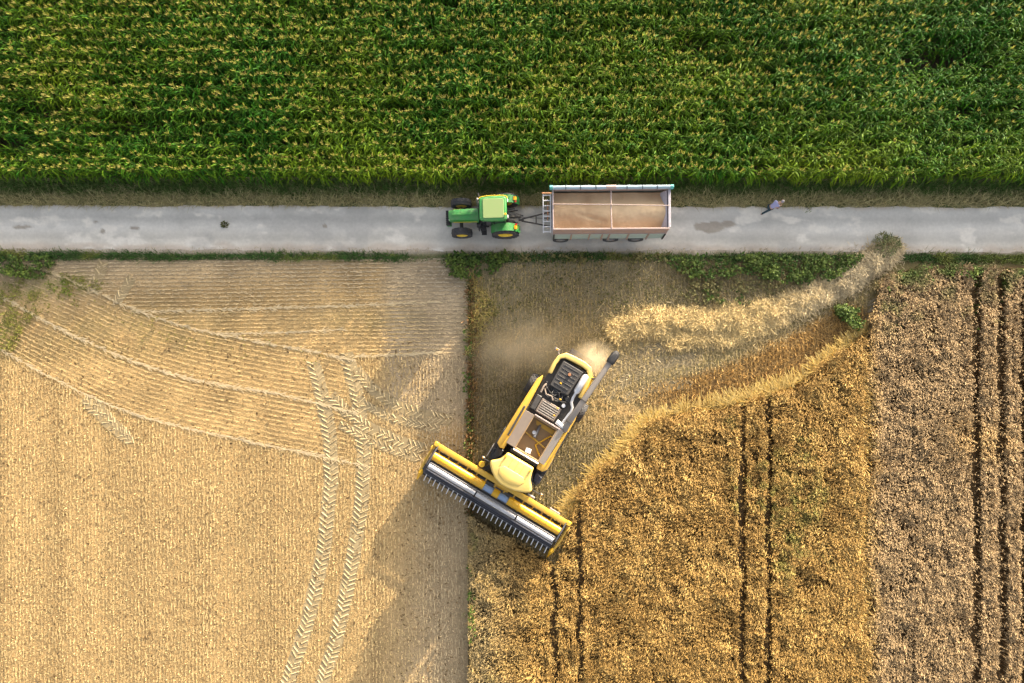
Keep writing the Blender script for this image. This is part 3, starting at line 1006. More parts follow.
def make_verges():
    # north verge
    rb = RB()
    px, py = pts(-120, 1180, 181, 206, 330)
    f = fbm(px, py * 2, 16, 601)
    k = RNG.random(len(px)) < 0.35 + 0.8 * f
    px, py, f = px[k], py[k], f[k]
    n = len(px)
    dry = np.clip(sstep(190, 199, py + 9 * (fbm(px, py, 10, 602) - 0.5)) * 0.9 + RNG.normal(0, 0.15, n), 0, 1)
    c = mixc((0.06, 0.125, 0.02), (0.44, 0.37, 0.18), dry) * RNG.uniform(0.6, 1.2, n)[:, None]
    blades(rb, px, py, RNG.uniform(0.18, 0.55, n), np.full(n, 0.04), c, 1.0)
    o = rb.build('verge_grass', M_GRASS)
    tag(o, 'dry and dark green grass along the maize side of the road', 'grass', kind='stuff')
    # south verge: green strip
    rb = RB()
    px, py = pts(-120, 1180, 249, 265, 400)
    cen = 256.5 + px * 0.002 + 2.5 * (vn(px, px * 0, 60, 611) - 0.5)
    hw = 3.8 + 3.5 * (vn(px, px * 0, 35, 612) - 0.5) + 3 * sstep(60, 0, px) + 1.5 * sstep(880, 930, px)
    gap = sstep(395, 430, px) * sstep(452, 440, px)
    k = (abs(py - cen) < hw * RNG.uniform(0.5, 1.25, len(px))) & (RNG.random(len(px)) > gap * 0.9) & (RNG.random(len(px)) < 0.4 + 0.9 * fbm(px, py, 12, 613)) & ~((px > 862) & (px < 900))
    px, py = px[k], py[k]
    n = len(px)
    yl = sstep(0.5, 0.7, fbm(px, py, 22, 615)) * 0.6 + 0.5 * sstep(960, 1000, px) + 0.5 * sstep(30, 0, px) * sstep(258, 250, py)
    c = mixc((0.045, 0.10, 0.02), (0.24, 0.24, 0.05), np.clip(yl, 0, 1)) * RNG.uniform(0.6, 1.35, n)[:, None]
    blades(rb, px, py, RNG.uniform(0.12, 0.4, n), np.full(n, 0.045), c, 0.8)
    px, py = pts(-120, 1180, 248, 262, 40)
    n = len(px)
    c = np.tile((0.38, 0.30, 0.17), (n, 1)) * RNG.uniform(0.6, 1.2, n)[:, None]
    k = ~((px > 862) & (px < 900))
    blades(rb, px[k], py[k], RNG.uniform(0.05, 0.2, n)[k], np.full(n, 0.03)[k], c[k], 1.2)
    o = rb.build('roadside_grass', M_GRASS)
    tag(o, 'low green grass strip along the field side of the road', 'grass', kind='stuff')

    # weeds: leafy patches between road and straw row, and in the field corners
    rb = RB()

    def patch(poly, dens, hh, dark, seed, lo=0.25, lf=1.0):
        xs, ys = [p[0] for p in poly], [p[1] for p in poly]
        px, py = pts(min(xs), max(xs), min(ys), max(ys), dens)
        f = fbm(px, py, 11, seed)
        jx = 16 * (fbm(px, py, 9, seed + 1) - 0.5)
        jy = 16 * (fbm(px, py, 9, seed + 2) - 0.5)
        k = inpoly(px + jx, py + jy, poly) & (RNG.random(len(px)) < lo + 2.2 * (f - 0.42)) & (py > 251)
        px, py, f = px[k], py[k], f[k]
        n = len(px)
        h = hh * (0.3 + 1.1 * f) * RNG.uniform(0.5, 1.1, n)
        c = mixc(dark[0], dark[1], np.clip(f * 1.4 - 0.3 + RNG.normal(0, 0.2, n), 0, 1)) * RNG.uniform(0.6, 1.3, n)[:, None]
        leaves(rb, px, py, h, RNG.uniform(0.1, 0.24, n) * lf, c)
        blades(rb, px, py, h + 0.05, np.full(n, 0.03), c * 0.9, 0.5)
    G1 = ((0.04, 0.085, 0.014), (0.13, 0.17, 0.03))
    G2 = ((0.13, 0.12, 0.045), (0.22, 0.19, 0.07))
    patch([(668, 255), (860, 255), (846, 272), (820, 284), (780, 282), (740, 277), (690, 276), (672, 268)], 230, 0.55, G1, 621, 0.25)
    patch([(672, 272), (740, 276), (800, 284), (800, 296), (760, 306), (700, 304), (668, 290)], 90, 0.3, G2, 623, 0.1)
    patch([(700, 290), (740, 288), (738, 302), (706, 304)], 160, 0.3, G1, 624, 0.1)
    patch([(443, 253), (512, 253), (506, 264), (484, 274), (466, 283), (448, 276)], 260, 0.5, G1, 625, 0.3)
    patch([(490, 254), (670, 254), (670, 264), (600, 262), (500, 264)], 110, 0.3, G2, 627, 0.1)
    patch([(832, 308), (848, 306), (858, 318), (856, 330), (846, 326)], 420, 0.6, G1, 629, 0.5)
    patch([(-60, 256), (30, 256), (60, 260), (44, 279), (15, 276), (-60, 274)], 200, 0.5, G1, 631, 0.3)
    patch([(40, 283), (74, 279), (78, 291), (60, 296), (42, 294)], 170, 0.14, ((0.10, 0.15, 0.02), (0.24, 0.27, 0.04)), 633, 0.1, 0.55)
    patch([(90, 300), (240, 332), (330, 352), (320, 370), (200, 352), (100, 330)], 14, 0.10, ((0.14, 0.15, 0.03), (0.27, 0.26, 0.05)), 649, 0.1, 0.5)
    patch([(474, 262), (640, 262), (668, 300), (610, 318), (490, 330)], 42, 0.14, ((0.12, 0.12, 0.035), (0.20, 0.18, 0.06)), 651, 0.15, 0.6)
    patch([(-30, 276), (40, 268), (110, 284), (80, 302), (34, 316), (14, 350), (-30, 356)], 210, 0.16, ((0.14, 0.15, 0.03), (0.27, 0.26, 0.05)), 635, 0.1, 0.5)
    patch([(464, 330), (472, 330), (472, 470), (466, 470)], 90, 0.4, G1, 637, 0.0)
    patch([(470, 560), (476, 560), (476, 640), (470, 640)], 200, 0.95, G1, 639, 0.0)
    patch([(884, 268), (1000, 267), (1060, 268), (1060, 276), (980, 276), (900, 282), (880, 300)], 120, 0.75, G1, 641, 0.0)
    patch([(874, 300), (890, 306), (905, 330), (896, 330)], 150, 0.6, G1, 643, 0.0)
    patch([(972, 268), (984, 268), (982, 330), (975, 330)], 150, 0.45, G1, 645, 0.1)
    patch([(998, 268), (1008, 268), (1007, 315), (1000, 315)], 150, 0.4, G1, 647, 0.1)
    o = rb.build('roadside_weeds', M_GRASS)
    tag(o, 'leafy green weed patches between the road and the straw row', 'weeds', kind='stuff')

    # yellow tall grass tufts on the old edge
    rb = RB()
    px, py = pts(462, 496, 276, 350, 140)
    cx = 474 + 12 * np.exp(-((py - 310) / 18) ** 2)
    k = (abs(px - cx) < 9 * np.exp(-((py - 312) / 26) ** 2) + 2) & (RNG.random(len(px)) < 0.2 + fbm(px, py, 9, 651))
    px, py = px[k], py[k]
    n = len(px)
    c = mixc((0.42, 0.32, 0.10), (0.22, 0.22, 0.06), (RNG.random(n) < 0.3).astype(float)) * RNG.uniform(0.6, 1.3, n)[:, None]
    blades(rb, px, py, RNG.uniform(0.3, 0.8, n), np.full(n, 0.035), c, 1.0)
    o = rb.build('tall_dry_grass', M_GRASS)
    tag(o, 'tuft of tall yellow grass on the old field edge behind the combine', 'grass', kind='stuff')


def plant_thing(name, cx, cy, r, hh, n, cols, label, cat, narrow=0.5):
    """one bushy weed: stems rooted together with leaves through its volume"""
    root = empty(name, P(cx, cy, 0.012))
    rb = RB()
    th = RNG.uniform(0, 6.28, n)
    rr = r * np.sqrt(RNG.random(n)) * (0.45 + 0.75 * vn(np.cos(th) * 2 + cx, np.sin(th) * 2 + cy, 0.8, 777))
    base = np.stack([rr * np.cos(th), rr * np.sin(th), hh * RNG.uniform(0.15, 1.0, n) * (1 - 0.5 * (rr / r) ** 2)], -1)
    a = th + RNG.normal(0, 0.8, n)
    L = RNG.uniform(0.12, 0.26, n) * (0.5 + r * 0.5)
    R = L[:, None] * np.array([0, 0.5, 1.0])
    Z = L[:, None] * np.stack([np.zeros(n), RNG.uniform(0, 0.4, n), RNG.uniform(-0.4, 0.4, n)], -1)
    W = L[:, None] * np.array([0.2, narrow, 0.1])
    c = mixc(cols[0], cols[1], RNG.random(n)) * RNG.uniform(0.6, 1.3, n)[:, None]
    rb.add(base, a, R, Z, W, c)
    o = rb.build('foliage', M_GRASS)
    o.parent = root
    rb = RB()
    m = max(8, n // 10)
    th = RNG.uniform(0, 6.28, m)
    T = np.array([0, 0.5, 1.0])
    for wa in (0, 1.57):
        rb.add(np.zeros((m, 3)), th, (r * 0.8 * RNG.random(m))[:, None] * T[None], (hh * RNG.uniform(0.5, 1, m))[:, None] * T[None], np.full((m, 3), 0.018), np.tile((0.16, 0.14, 0.06), (m, 1)), wang=th + wa)
    o = rb.build('stem', M_GRASS)
    o.parent = root
    tag(root, label, cat)
    return root


def make_swath():
    # mound
    def hfun(X, Y):
        d = dist_line(X, Y, SWATH)
        w = swath_w(X) * (0.62 + 0.75 * fbm(X, Y, 17, 711))
        h = 0.36 * np.clip(1 - (d / w) ** 2, 0, 1) * (X > 600)
        d2 = dist_line(X, Y, SWATH2)
        h = np.maximum(h, 0.26 * np.clip(1 - (d2 / 9) ** 2, 0, 1))
        streak = fbm(X * 0.35 + Y * 0.1, Y * 1.3 - X * 0.1, 9, 702, 3)
        return h * np.clip(3.2 * (0.5 * fbm(X, Y, 9, 701, 3) + 0.5 * streak) - 0.85 + 0.35 * sstep(770, 820, X), 0.0, 2)
    px, py = pts(588, 906, 238, 350, 1000)
    hh = hfun(px, py)
    sc = 0.045 * np.exp(-(np.minimum(dist_line(px, py, SWATH), dist_line(px, py, SWATH2)) / 17) ** 2) * fbm(px, py, 10, 713) * 2
    k = (RNG.random(len(px)) < np.clip((hh - 0.05) * 5, 0, 1) + sc)
    px, py, hh = px[k], py[k], hh[k]
    n = len(px)
    rb = RB()
    T = np.array([0, 0.5, 1.0])
    L = RNG.uniform(0.15, 0.5, n)
    pale = sstep(740, 860, px)
    c = mixc((0.68, 0.50, 0.22), (0.60, 0.48, 0.29), np.clip(pale + RNG.normal(0, 0.2, n), 0, 1)) * RNG.uniform(0.6, 1.2, n)[:, None]
    c = c * (0.75 + 0.5 * fbm(px, py, 9, 705))[:, None]
    z = hh * RNG.uniform(0.3, 1.05, n) + 0.02
    b = w3(px, py)
    b[:, 2] = z
    rb.add(b, RNG.uniform(0, 6.28, n), L[:, None] * T[None], L[:, None] * np.stack([np.zeros(n), RNG.uniform(0.0, 0.35, n), RNG.uniform(-0.25, 0.35, n)], -1), np.tile((0.02, 0.03, 0.02), (n, 1)), c)
    # core so that the row is a body of straw
    X, Y = np.meshgrid(np.arange(590, 902, 1.6), np.arange(240, 350, 1.6))
    hz = hfun(X, Y) * 0.75 - 0.05
    V = np.stack([(X - NX) / 15, (NY - Y) / 15, hz], -1).reshape(-1, 3)
    ny, nx = X.shape
    i = np.arange(nx * ny).reshape(ny, nx)
    Q = np.stack([i[:-1, :-1], i[1:, :-1], i[1:, 1:], i[:-1, 1:]], -1).reshape(-1, 4)
    zq = hz.reshape(-1)[Q].max(1)
    Q = Q[zq > 0.0]
    C = np.array((0.50, 0.36, 0.16)) * (0.6 + 0.6 * fbm(X, Y, 7, 707))[..., None]
    rb.V.append(V); rb.Q.append(Q + rb.n); rb.C.append(C.reshape(-1, 3)); rb.n += len(V)
    o = rb.build('straw_row', M_STRAW)
    tag(o, 'long lumpy row of bright golden straw lying behind the combine', 'straw', kind='stuff')
    # grey flattened stalks beside the grey wheat
    rb = RB()
    px, py = pts(866, 908, 302, 344, 420)
    k = RNG.random(len(px)) < blob(px, py, 884, 324, 13, 13)
    px, py = px[k], py[k]
    n = len(px)
    c = mixc((0.46, 0.40, 0.33), (0.36, 0.30, 0.22), RNG.random(n))
    L = RNG.uniform(0.4, 0.9, n)
    rb.add(w3(px, py, 0.05), 0.75 + RNG.normal(0, 0.2, n), L[:, None] * np.array([0, 0.5, 1.0])[None], RNG.uniform(0.0, 0.15, (n, 3)), np.tile((0.02, 0.03, 0.02), (n, 1)), c)
    o = rb.build('flattened_stalks', M_STRAW)
    tag(o, 'grey flattened stalks combed one way beside the grey wheat corner', 'straw', kind='stuff')


make_maize()
make_wheat()
make_stubble()
chevrons('tyre_tracks', TRACKS, 'pale chevron tyre tracks pressed into the golden stubble field', (0.50, 0.38, 0.205))
chevrons('faint_tyre_tracks', TRACKS_R, 'faint chevron tyre tracks on the brown ground behind the combine', (0.36, 0.29, 0.17))
make_verges()
make_swath()
plant_thing('roadside_bush', 884, 247, 0.95, 0.8, 420, ((0.07, 0.11, 0.03), (0.24, 0.22, 0.09)), 'feathery green bush at the straw row end, leaning over the road edge', 'bush', 0.25)
plant_thing('weed_clump', 225, 225, 0.22, 0.2, 70, ((0.05, 0.07, 0.02), (0.14, 0.13, 0.04)), 'small dark weed growing alone out of the pale road', 'weed')
plant_thing('weed_clump', 809, 208.5, 0.25, 0.12, 22, ((0.06, 0.13, 0.03), (0.12, 0.2, 0.05)), 'small green weed at the road edge close to the walking person', 'weed', 0.25)


# ------------------------------------------------------------------ wheels
def tyre_mesh(R, w, ri, nl=20, lug=0.04):
    mb = MB()
    h = w / 2
    prof = [(ri, -h * 0.72), (ri + (R - ri) * 0.25, -h * 0.95), (R * 0.90, -h), (R - 0.02, -h * 0.86), (R, -h * 0.4), (R, h * 0.4), (R - 0.02, h * 0.86), (R * 0.90, h), (ri + (R - ri) * 0.25, h * 0.95), (ri, h * 0.72)]
    mb.lathe(prof, 36, closed=True)
    for k in range(nl):
        for sd in (-1, 1):
            a = 2 * math.pi * (k + (0.5 if sd > 0 else 0)) / nl
            da, wd = 0.55 * 2 * math.pi / nl * 1.5, 0.30 * 2 * math.pi / nl
            vs = []
            for (x, ang) in ((-0.02 * sd, a), (sd * h * 0.95, a + da)):
                for q in (-wd, wd):
                    for r in (R - 0.05, R + lug - (0.03 if abs(x) > 0.1 else 0)):
                        vs.append((x, r * math.cos(ang + q), r * math.sin(ang + q)))
            mb.poly(vs, [(0, 1, 3, 2), (4, 6, 7, 5), (0, 4, 5, 1), (2, 3, 7, 6), (0, 2, 6, 4), (1, 5, 7, 3)])
    return mb.mesh('tyre', M_RUBBER, smooth=True)


def rim_mesh(ri, w, mat, off):
    """dished rim open to +X"""
    mb = MB()
    h = w / 2
    prof = [(ri + 0.015, -h * 0.7), (ri + 0.03, h * 0.72), (ri - 0.03, h * 0.74), (ri - 0.06, h * off), (ri * 0.42, h * off - 0.01), (ri * 0.38, h * off + 0.05), (ri * 0.2, h * off + 0.07)]
    mb.lathe(prof, 30)
    for k in range(8):
        a = 2 * math.pi * k / 8
        mb.box((h * off, ri * 0.55 * math.cos(a), ri * 0.55 * math.sin(a)), (0.04, 0.05, 0.05))
    return mb.mesh('rim', mat, smooth=True)


def wheel(parent, x, y, R, tm, rm, side, z=None):
    e = empty('wheel', (x, y, R if z is None else z), 0.0, parent)
    part('tyre', tm, e)
    r = part('rim', rm, e)
    if side < 0:
        r.rotation_euler = (0, 0, math.pi)
    return e


# ------------------------------------------------------------------ tractor (local: +Y ahead, +X right)
def make_tractor():
    o = P(486, 220.5)
    t = empty('tractor', o, math.radians(91.5))
    tag(t, 'green farm tractor with yellow wheels standing on the road hitched to the trailer', 'tractor')
    # engine block and chassis
    mb = MB()
    mb.box((0, 0.95, 0.85), (0.5, 2.2, 0.55)).box((0, -0.75, 0.85), (0.6, 1.5, 0.6)).box((0, 1.57, 0.62), (1.5, 0.22, 0.2)).box((0, -1.3, 0.85), (1.7, 0.3, 0.32))
    mb.build('chassis', M_DGREY, t, 0.03)
    # hood
    sect = [(-0.40, 1.02), (-0.42, 1.42), (-0.36, 1.62), (-0.22, 1.71), (0, 1.73), (0.22, 1.71), (0.36, 1.62), (0.42, 1.42), (0.40, 1.02)]
    mb = MB()
    st = [(0.36, 1.0, 1.0), (1.2, 0.98, 0.98), (1.9, 0.93, 0.94), (2.18, 0.86, 0.88), (2.30, 0.70, 0.78)]
    vs, fs = [], []
    for (y, kx, kz) in st:
        vs += [(x * kx, y, 1.0 + (z - 1.0) * kz) for x, z in sect]
    n = len(sect)
    for i in range(len(st) - 1):
        for k in range(n - 1):
            fs.append((i * n + k, i * n + k + 1, (i + 1) * n + k + 1, (i + 1) * n + k))
        fs.append((i * n + n - 1, i * n, (i + 1) * n, (i + 1) * n + n - 1))
    fs += [tuple(range(n))[::-1], tuple(range((len(st) - 1) * n, len(st) * n))]
    mb.poly(vs, fs)
    hood = mb.build('hood', M_GREEN, t, 0.0, True)
    MB().box((0, 1.3, 1.745), (0.10, 1.5, 0.02)).build('hood_crease', M_GREEN, hood, 0.008)
    for sx in (-1, 1):
        MB().box((sx * 0.418, 1.25, 1.30), (0.02, 1.55, 0.07)).build('side_stripe', M_RIMY, hood, 0.005)
        MB().box((sx * 0.21, 2.275, 1.40), (0.2, 0.06, 0.13)).build('headlight', M_WHITE, t, 0.02)
    MB().box((0, 2.30, 1.2), (0.56, 0.05, 0.28)).build('grille', M_BLACK, t, 0.01)
    mb = MB()
    for k in range(8):
        mb.box((-0.42 + 0.12 * k, 2.42, 0.80), (0.09, 0.26, 0.34))
    mb.build('front_weight', M_BLACK, t, 0.02)
    MB().box((0, 2.36, 0.62), (1.0, 0.3, 0.12)).build('front_bracket', M_GREEN, t, 0.02)
    # wheels
    ft, fr = tyre_mesh(0.66, 0.44, 0.36, 16), rim_mesh(0.36, 0.44, M_RIMY, 0.55)
    rt, rr = tyre_mesh(0.88, 0.54, 0.48, 20), rim_mesh(0.48, 0.54, M_RIMY, 0.55)
    for sx in (-1, 1):
        wheel(t, sx * 0.96, 1.55, 0.66, ft, fr, sx)
        wheel(t, sx * 1.02, -1.30, 0.88, rt, rr, sx)
    # rear fenders
    for sx in (-1, 1):
        mb = MB()
        vs, fs = [], []
        angs = [math.radians(a) for a in (20, 45, 70, 95, 120, 150, 175)]
        for a in angs:
            for (x, r) in ((0.66, 0.97), (1.16, 0.98), (1.16, 0.94), (0.66, 0.93)):
                vs.append((sx * x, -1.30 + r * math.cos(a), 0.88 + r * math.sin(a)))
        for i in range(len(angs) - 1):
            for k in range(4):
                fs.append((i * 4 + k, i * 4 + (k + 1) % 4, i * 4 + 4 + (k + 1) % 4, i * 4 + 4 + k))
        fs += [(0, 1, 2, 3), tuple(range(len(vs) - 1, len(vs) - 5, -1))]
        mb.poly(vs, fs)
        fe = mb.build('fender', M_GREEN, t, 0.01, True)
        MB().box((sx * 0.93, -1.98, 1.62), (0.24, 0.20, 0.12)).build('indicator', M_ORANGE, fe, 0.03)
        MB().box((sx * 0.74, -2.02, 1.60), (0.12, 0.14, 0.11)).build('tail_light', M_RED, fe, 0.02)
    # cab
    cab = MB()
    for sx in (-1, 1):
        cab.tube([(sx * 0.60, 0.28, 1.2), (sx * 0.66, 0.10, 2.6)], 0.045)
        cab.tube([(sx * 0.66, -0.65, 1.3), (sx * 0.70, -0.62, 2.6)], 0.04)
        cab.tube([(sx * 0.66, -1.36, 1.35), (sx * 0.66, -1.36, 2.6)], 0.05)
    cab.box((0, -0.55, 1.18), (1.3, 1.7, 0.16))
    cab.build('cab_frame', M_BLACK, t)
    g = MB()
    g.slab([(-0.6, 0.25, 1.35), (0.6, 0.25, 1.35), (0.64, 0.12, 2.56), (-0.64, 0.12, 2.56)], 0.01)
    g.box((0.655, -0.25, 1.95), (0.012, 0.72, 1.2)).box((-0.655, -0.25, 1.95), (0.012, 0.72, 1.2))
    g.box((0.665, -1.0, 1.97), (0.012, 0.65, 1.16)).box((-0.665, -1.0, 1.97), (0.012, 0.65, 1.16))
    g.box((0, -1.37, 1.97), (1.2, 0.012, 1.16))
    g.build('cab_glass', M_GLASS, t)
    roof_o = [(-0.66, 0.26), (-0.74, 0.12), (-0.80, -0.4), (-0.80, -1.2), (-0.74, -1.46), (-0.62, -1.50), (0.62, -1.50), (0.74, -1.46), (0.80, -1.2), (0.80, -0.4), (0.74, 0.12), (0.66, 0.26)]
    mb = MB()
    mb.prism([(x * 0.94, -0.6 + (y + 0.6) * 0.94) for x, y in roof_o], 2.80, roof_o, 2.60)
    roof = mb.build('cab_roof', M_GREEN, t, 0.06, True, 3)
    MB().prism([(-0.56, 0.0), (0.56, 0.0), (0.6, -0.1), (0.6, -1.22), (0.54, -1.3), (-0.54, -1.3), (-0.6, -1.22), (-0.6, -0.1)], 2.835, None, 2.79).build('roof_panel', M_ROOFP, roof, 0.015)
    mb = MB()
    mb.tube([(0.66, 0.22, 2.74), (0.755, 0.10, 2.74), (0.815, -0.4, 2.74), (0.815, -1.2, 2.74), (0.75, -1.49, 2.74), (0.62, -1.525, 2.74)], 0.025, 6)
    mb.build('roof_sun_edge', M_RIMY, roof)  # low sun's highlight along one roof edge, modelled as a yellow strip
    for sx in (-1, 1):
        mb = MB()
        mb.box((sx * 0.5, -1.54, 2.66), (0.2, 0.06, 0.1))
        mb.build('work_light', M_WHITE, roof, 0.015)
    # mirrors, exhaust, steps
    for sx in (-1, 1):
        mb = MB()
        mb.tube([(sx * 0.66, 0.15, 2.35), (sx * 1.02, 0.30, 2.35), (sx * 1.06, 0.32, 2.1)], 0.018, 6)
        mb.box((sx * 1.08, 0.31, 2.05), (0.2, 0.07, 0.36))
        mb.build('mirror', M_BLACK, t, 0.015)
    mb = MB()
    mb.tube([(0.56, 0.36, 1.2), (0.56, 0.36, 2.2), (0.56, 0.36, 2.75), (0.60, 0.30, 2.9)], [0.06, 0.075, 0.05, 0.05], 10)
    mb.build('exhaust_pipe', M_STEEL, t, smooth=True)
    for sx in (-1, 1):
        mb = MB()
        for k in range(3):
            mb.box((sx * (0.92 - 0.07 * k), 0.1, 0.5 + 0.28 * k), (0.34, 0.34, 0.05))
        mb.box((sx * 0.8, 0.3, 0.8), (0.08, 0.04, 0.8))
        mb.build('step', M_BLACK, t, 0.01)
    MB().tube([(-0.45, 0.55, 0.75), (-0.45, -0.25, 0.75)], 0.2, 14).build('fuel_tank', M_BLACK, t, 0.02, True)
    MB().tube([(0.45, 0.55, 0.8), (0.45, -0.1, 0.8)], 0.15, 12).build('air_tank', M_BLACK, t, 0.02, True)
    # hitch
    mb = MB()
    mb.box((0, -1.95, 0.62), (0.12, 0.7, 0.10))
    for sx in (-1, 1):
        mb.tube([(sx * 0.3, -1.5, 0.8), (sx * 0.42, -2.15, 0.72)], 0.04)
        mb.tube([(sx * 0.32, -1.5, 1.25), (sx * 0.40, -1.95, 1.2), (sx * 0.41, -1.95, 0.78)], 0.03)
    mb.tube([(0, -1.5, 1.2), (0, -2.05, 1.1)], 0.035)
    mb.box((0, -2.25, 0.62), (0.18, 0.14, 0.14))
    mb.build('rear_hitch', M_DGREY, t, 0.01)
    mb = MB()
    for q in range(4):
        mb.tube([(-0.15 + 0.1 * q, -1.45, 1.35), (-0.12 + 0.09 * q, -1.9, 1.15 + 0.1 * random.random()), (0.02 * q, -2.5, 0.78)], 0.014, 5)
    mb.build('hose', M_BLACK, t)
    mb = MB()
    mb.tube([(-0.4, -1.40, 2.84), (-0.4, -1.40, 2.96)], 0.06, 12)
    mb.build('beacon', M_ORANGE, t, smooth=True)


# ------------------------------------------------------------------ trailer
def make_trailer():
    c = Vector((5.0, 10.86, 0))
    t = empty('grain_trailer', c, math.radians(90.4))
    tag(t, 'long grain trailer with pale rails and rusty boards behind the tractor', 'trailer')
    hl, hw, zt, zb, zm = 3.57, 1.24, 3.15, 1.32, 2.45
    fl = 0.17

    def board(name, x0, y0, x1, y1, z0, z1, e0, e1, mat, th=0.05):
        n = Vector((y1 - y0, -(x1 - x0), 0)).normalized()
        mb = MB()
        a = [(x0 + n.x * e0, y0 + n.y * e0, z0), (x1 + n.x * e0, y1 + n.y * e0, z0), (x1 + n.x * e1, y1 + n.y * e1, z1), (x0 + n.x * e1, y0 + n.y * e1, z1)]
        b = [(p[0] - n.x * th, p[1] - n.y * th, p[2]) for p in a]
        mb.poly(a + b, [(0, 1, 2, 3), (7, 6, 5, 4), (0, 4, 5, 1), (1, 5, 6, 2), (2, 6, 7, 3), (3, 7, 4, 0)])
        return mb.build(name, mat, t, 0.008)
    # floor and chassis
    MB().box((0, 0, zb - 0.06), (2 * hw - 0.06, 2 * hl - 0.1, 0.12)).build('load_floor', M_TRGREEN, t, 0.01)
    mb = MB()
    for sx in (-1, 1):
        mb.box((sx * 0.45, -0.1, zb - 0.25), (0.12, 2 * hl - 0.4, 0.22))
    for y in (-3.2, -1.9, -0.3, 1.4, 3.0):
        mb.box((0, y, zb - 0.23), (1.9, 0.1, 0.14))
    for y in (-1.94, -0.29, 3.0):
        mb.box((0, y, 0.52), (1.9, 0.12, 0.12)).box((0.5, y, 0.75), (0.08, 0.7, 0.2)).box((-0.5, y, 0.75), (0.08, 0.7, 0.2))
    mb.build('chassis', M_DGREY, t, 0.01)
    # sides: green lower drop boards, rusty upper extension boards
    for sx in (-1, 1):
        y0, y1 = (-hl, hl) if sx > 0 else (hl, -hl)
        lo = board('lower_board', sx * hw, y0, sx * hw, y1, zb, zm, fl, 0.11, M_TRGREEN)
        board('upper_board', sx * hw, y0, sx * hw, y1, zm + 0.004, zt, 0.11, 0.0, M_TRRUST)
        for y in (-3.5, -2.45, -1.2, 0.0, 0.45, 1.25, 2.4, 3.5):
            MB().box((sx * (hw + 0.18), y, (zb + zm) / 2), (0.07, 0.10, zm - zb), (0, -sx * 0.07, 0)).build('post', M_TRRUST if abs(y) < 3.4 else M_DGREY, lo, 0.01)
        MB().box((sx * (hw + 0.13), 0, zm), (0.05, 2 * hl, 0.05)).build('middle_rail', M_RAIL, lo, 0.01)
    board('front_wall', -hw, hl, hw, hl, zb, zt, -0 + 0.0, 0.0, M_TRIN)
    board('rear_wall', hw, -hl, -hw, -hl, zb, zt, 0.05, 0.0, M_TRIN)
    # top rails
    MB().box((-hw, 0, zt + 0.02), (0.10, 2 * hl + 0.04, 0.08)).build('top_rail', M_RAIL, t, 0.015)
    MB().box((hw - 0.02, 0, zt + 0.0), (0.10, 2 * hl + 0.04, 0.08)).build('top_rail', M_RAIL, t, 0.015)
    MB().box((0, hl, zt + 0.02), (2 * hw - 0.12, 0.07, 0.08)).build('top_rail', M_RAIL, t, 0.015)
    MB().box((0, -hl - 0.01, zt + 0.02), (2 * hw - 0.12, 0.16, 0.08)).build('top_rail', M_TRIN, t, 0.02)
    MB().box((0, -hl + 0.25, zt - 0.35), (2 * hw - 0.2, 0.07, 0.6), (0.5, 0, 0)).build('rear_baffle', M_TRIN, t, 0.01)
    # bars across the top
    MB().tube([(0.28, hl, zt + 0.10), (0.22, 0, zt + 0.13), (0.14, -hl, zt + 0.10)], 0.026, 8).build('ridge_pole', M_RAIL, t, smooth=True)
    MB().tube([(-hw, -0.02, zt + 0.04), (0.2, 0.02, zt + 0.07), (hw, 0.0, zt + 0.04)], 0.04, 8).build('cross_bar', M_RAIL, t, smooth=True)
    # rolled tarpaulin along the far rim
    mb = MB()
    pp = [(hw + 0.03, y, zt + 0.15 + 0.012 * math.sin(y * 5)) for y in np.linspace(hl + 0.02, -hl - 0.05, 24)]
    mb.tube(pp, [0.12 + 0.010 * math.sin(3 * k) for k in range(24)], 12)
    ta = mb.build('rolled_tarpaulin', M_TARP, t, smooth=True)
    for y in (hl + 0.12, -hl - 0.14):
        MB().tube([(hw + 0.03, y - 0.1, zt + 0.15), (hw + 0.03, y + 0.1, zt + 0.15)], 0.145, 12).build('end_cap', M_TEAL, ta, 0.01, True)
    MB().tube([(hw + 0.03, -0.3, zt + 0.15), (hw + 0.03, 0.32, zt + 0.15)], 0.145, 12).build('patch', M_RAIL, ta, 0.01, True)
    for y in (-2.8, -1.9, -0.95, 0.95, 1.9, 2.8):
        MB().tube([(hw + 0.03, y - 0.02, zt + 0.15), (hw + 0.03, y + 0.02, zt + 0.15)], 0.142, 12).build('strap', M_NAVY, ta, smooth=True)
    # ladder platform at the front
    mb = MB()
    ya, yb, zl = hl + 0.14, hl + 0.60, 2.35
    for y in (ya, yb):
        mb.box((-0.05, y, zl), (2.45, 0.06, 0.07))
    for k in range(8):
        mb.box((-1.2 + 0.328 * k, (ya + yb) / 2, zl), (0.06, yb - ya, 0.05))
    la = mb.build('ladder', M_SILVER, t, 0.008)
    mb = MB()
    mb.box((1.22, (ya + yb) / 2, zl + 0.04), (0.08, 0.62, 0.08))
    mb.build('ladder_end_bar', M_RUST, la, 0.01)
    MB().box((0.2, hl + 0.30, 1.85), (0.9, 0.05, 1.0)).build('ladder_bracket', M_RUST, la, 0.01)
    # drawbar
    mb = MB()
    for sx in (-1, 1):
        mb.tube([(sx * 0.55, 3.3, 0.85), (sx * 0.06, 5.55, 0.66)], 0.05, 6)
    mb.tube([(0, 5.4, 0.66), (0, 5.75, 0.66)], 0.06, 8)
    mb.tube([(-0.28, 4.6, 0.74), (0.28, 4.6, 0.74)], 0.035, 6)
    mb.tube([(0.0, 3.6, 1.0), (0.05, 4.7, 0.95), (0.1, 5.8, 1.0)], 0.02, 5)
    mb.build('drawbar', M_DGREY, t, smooth=True)
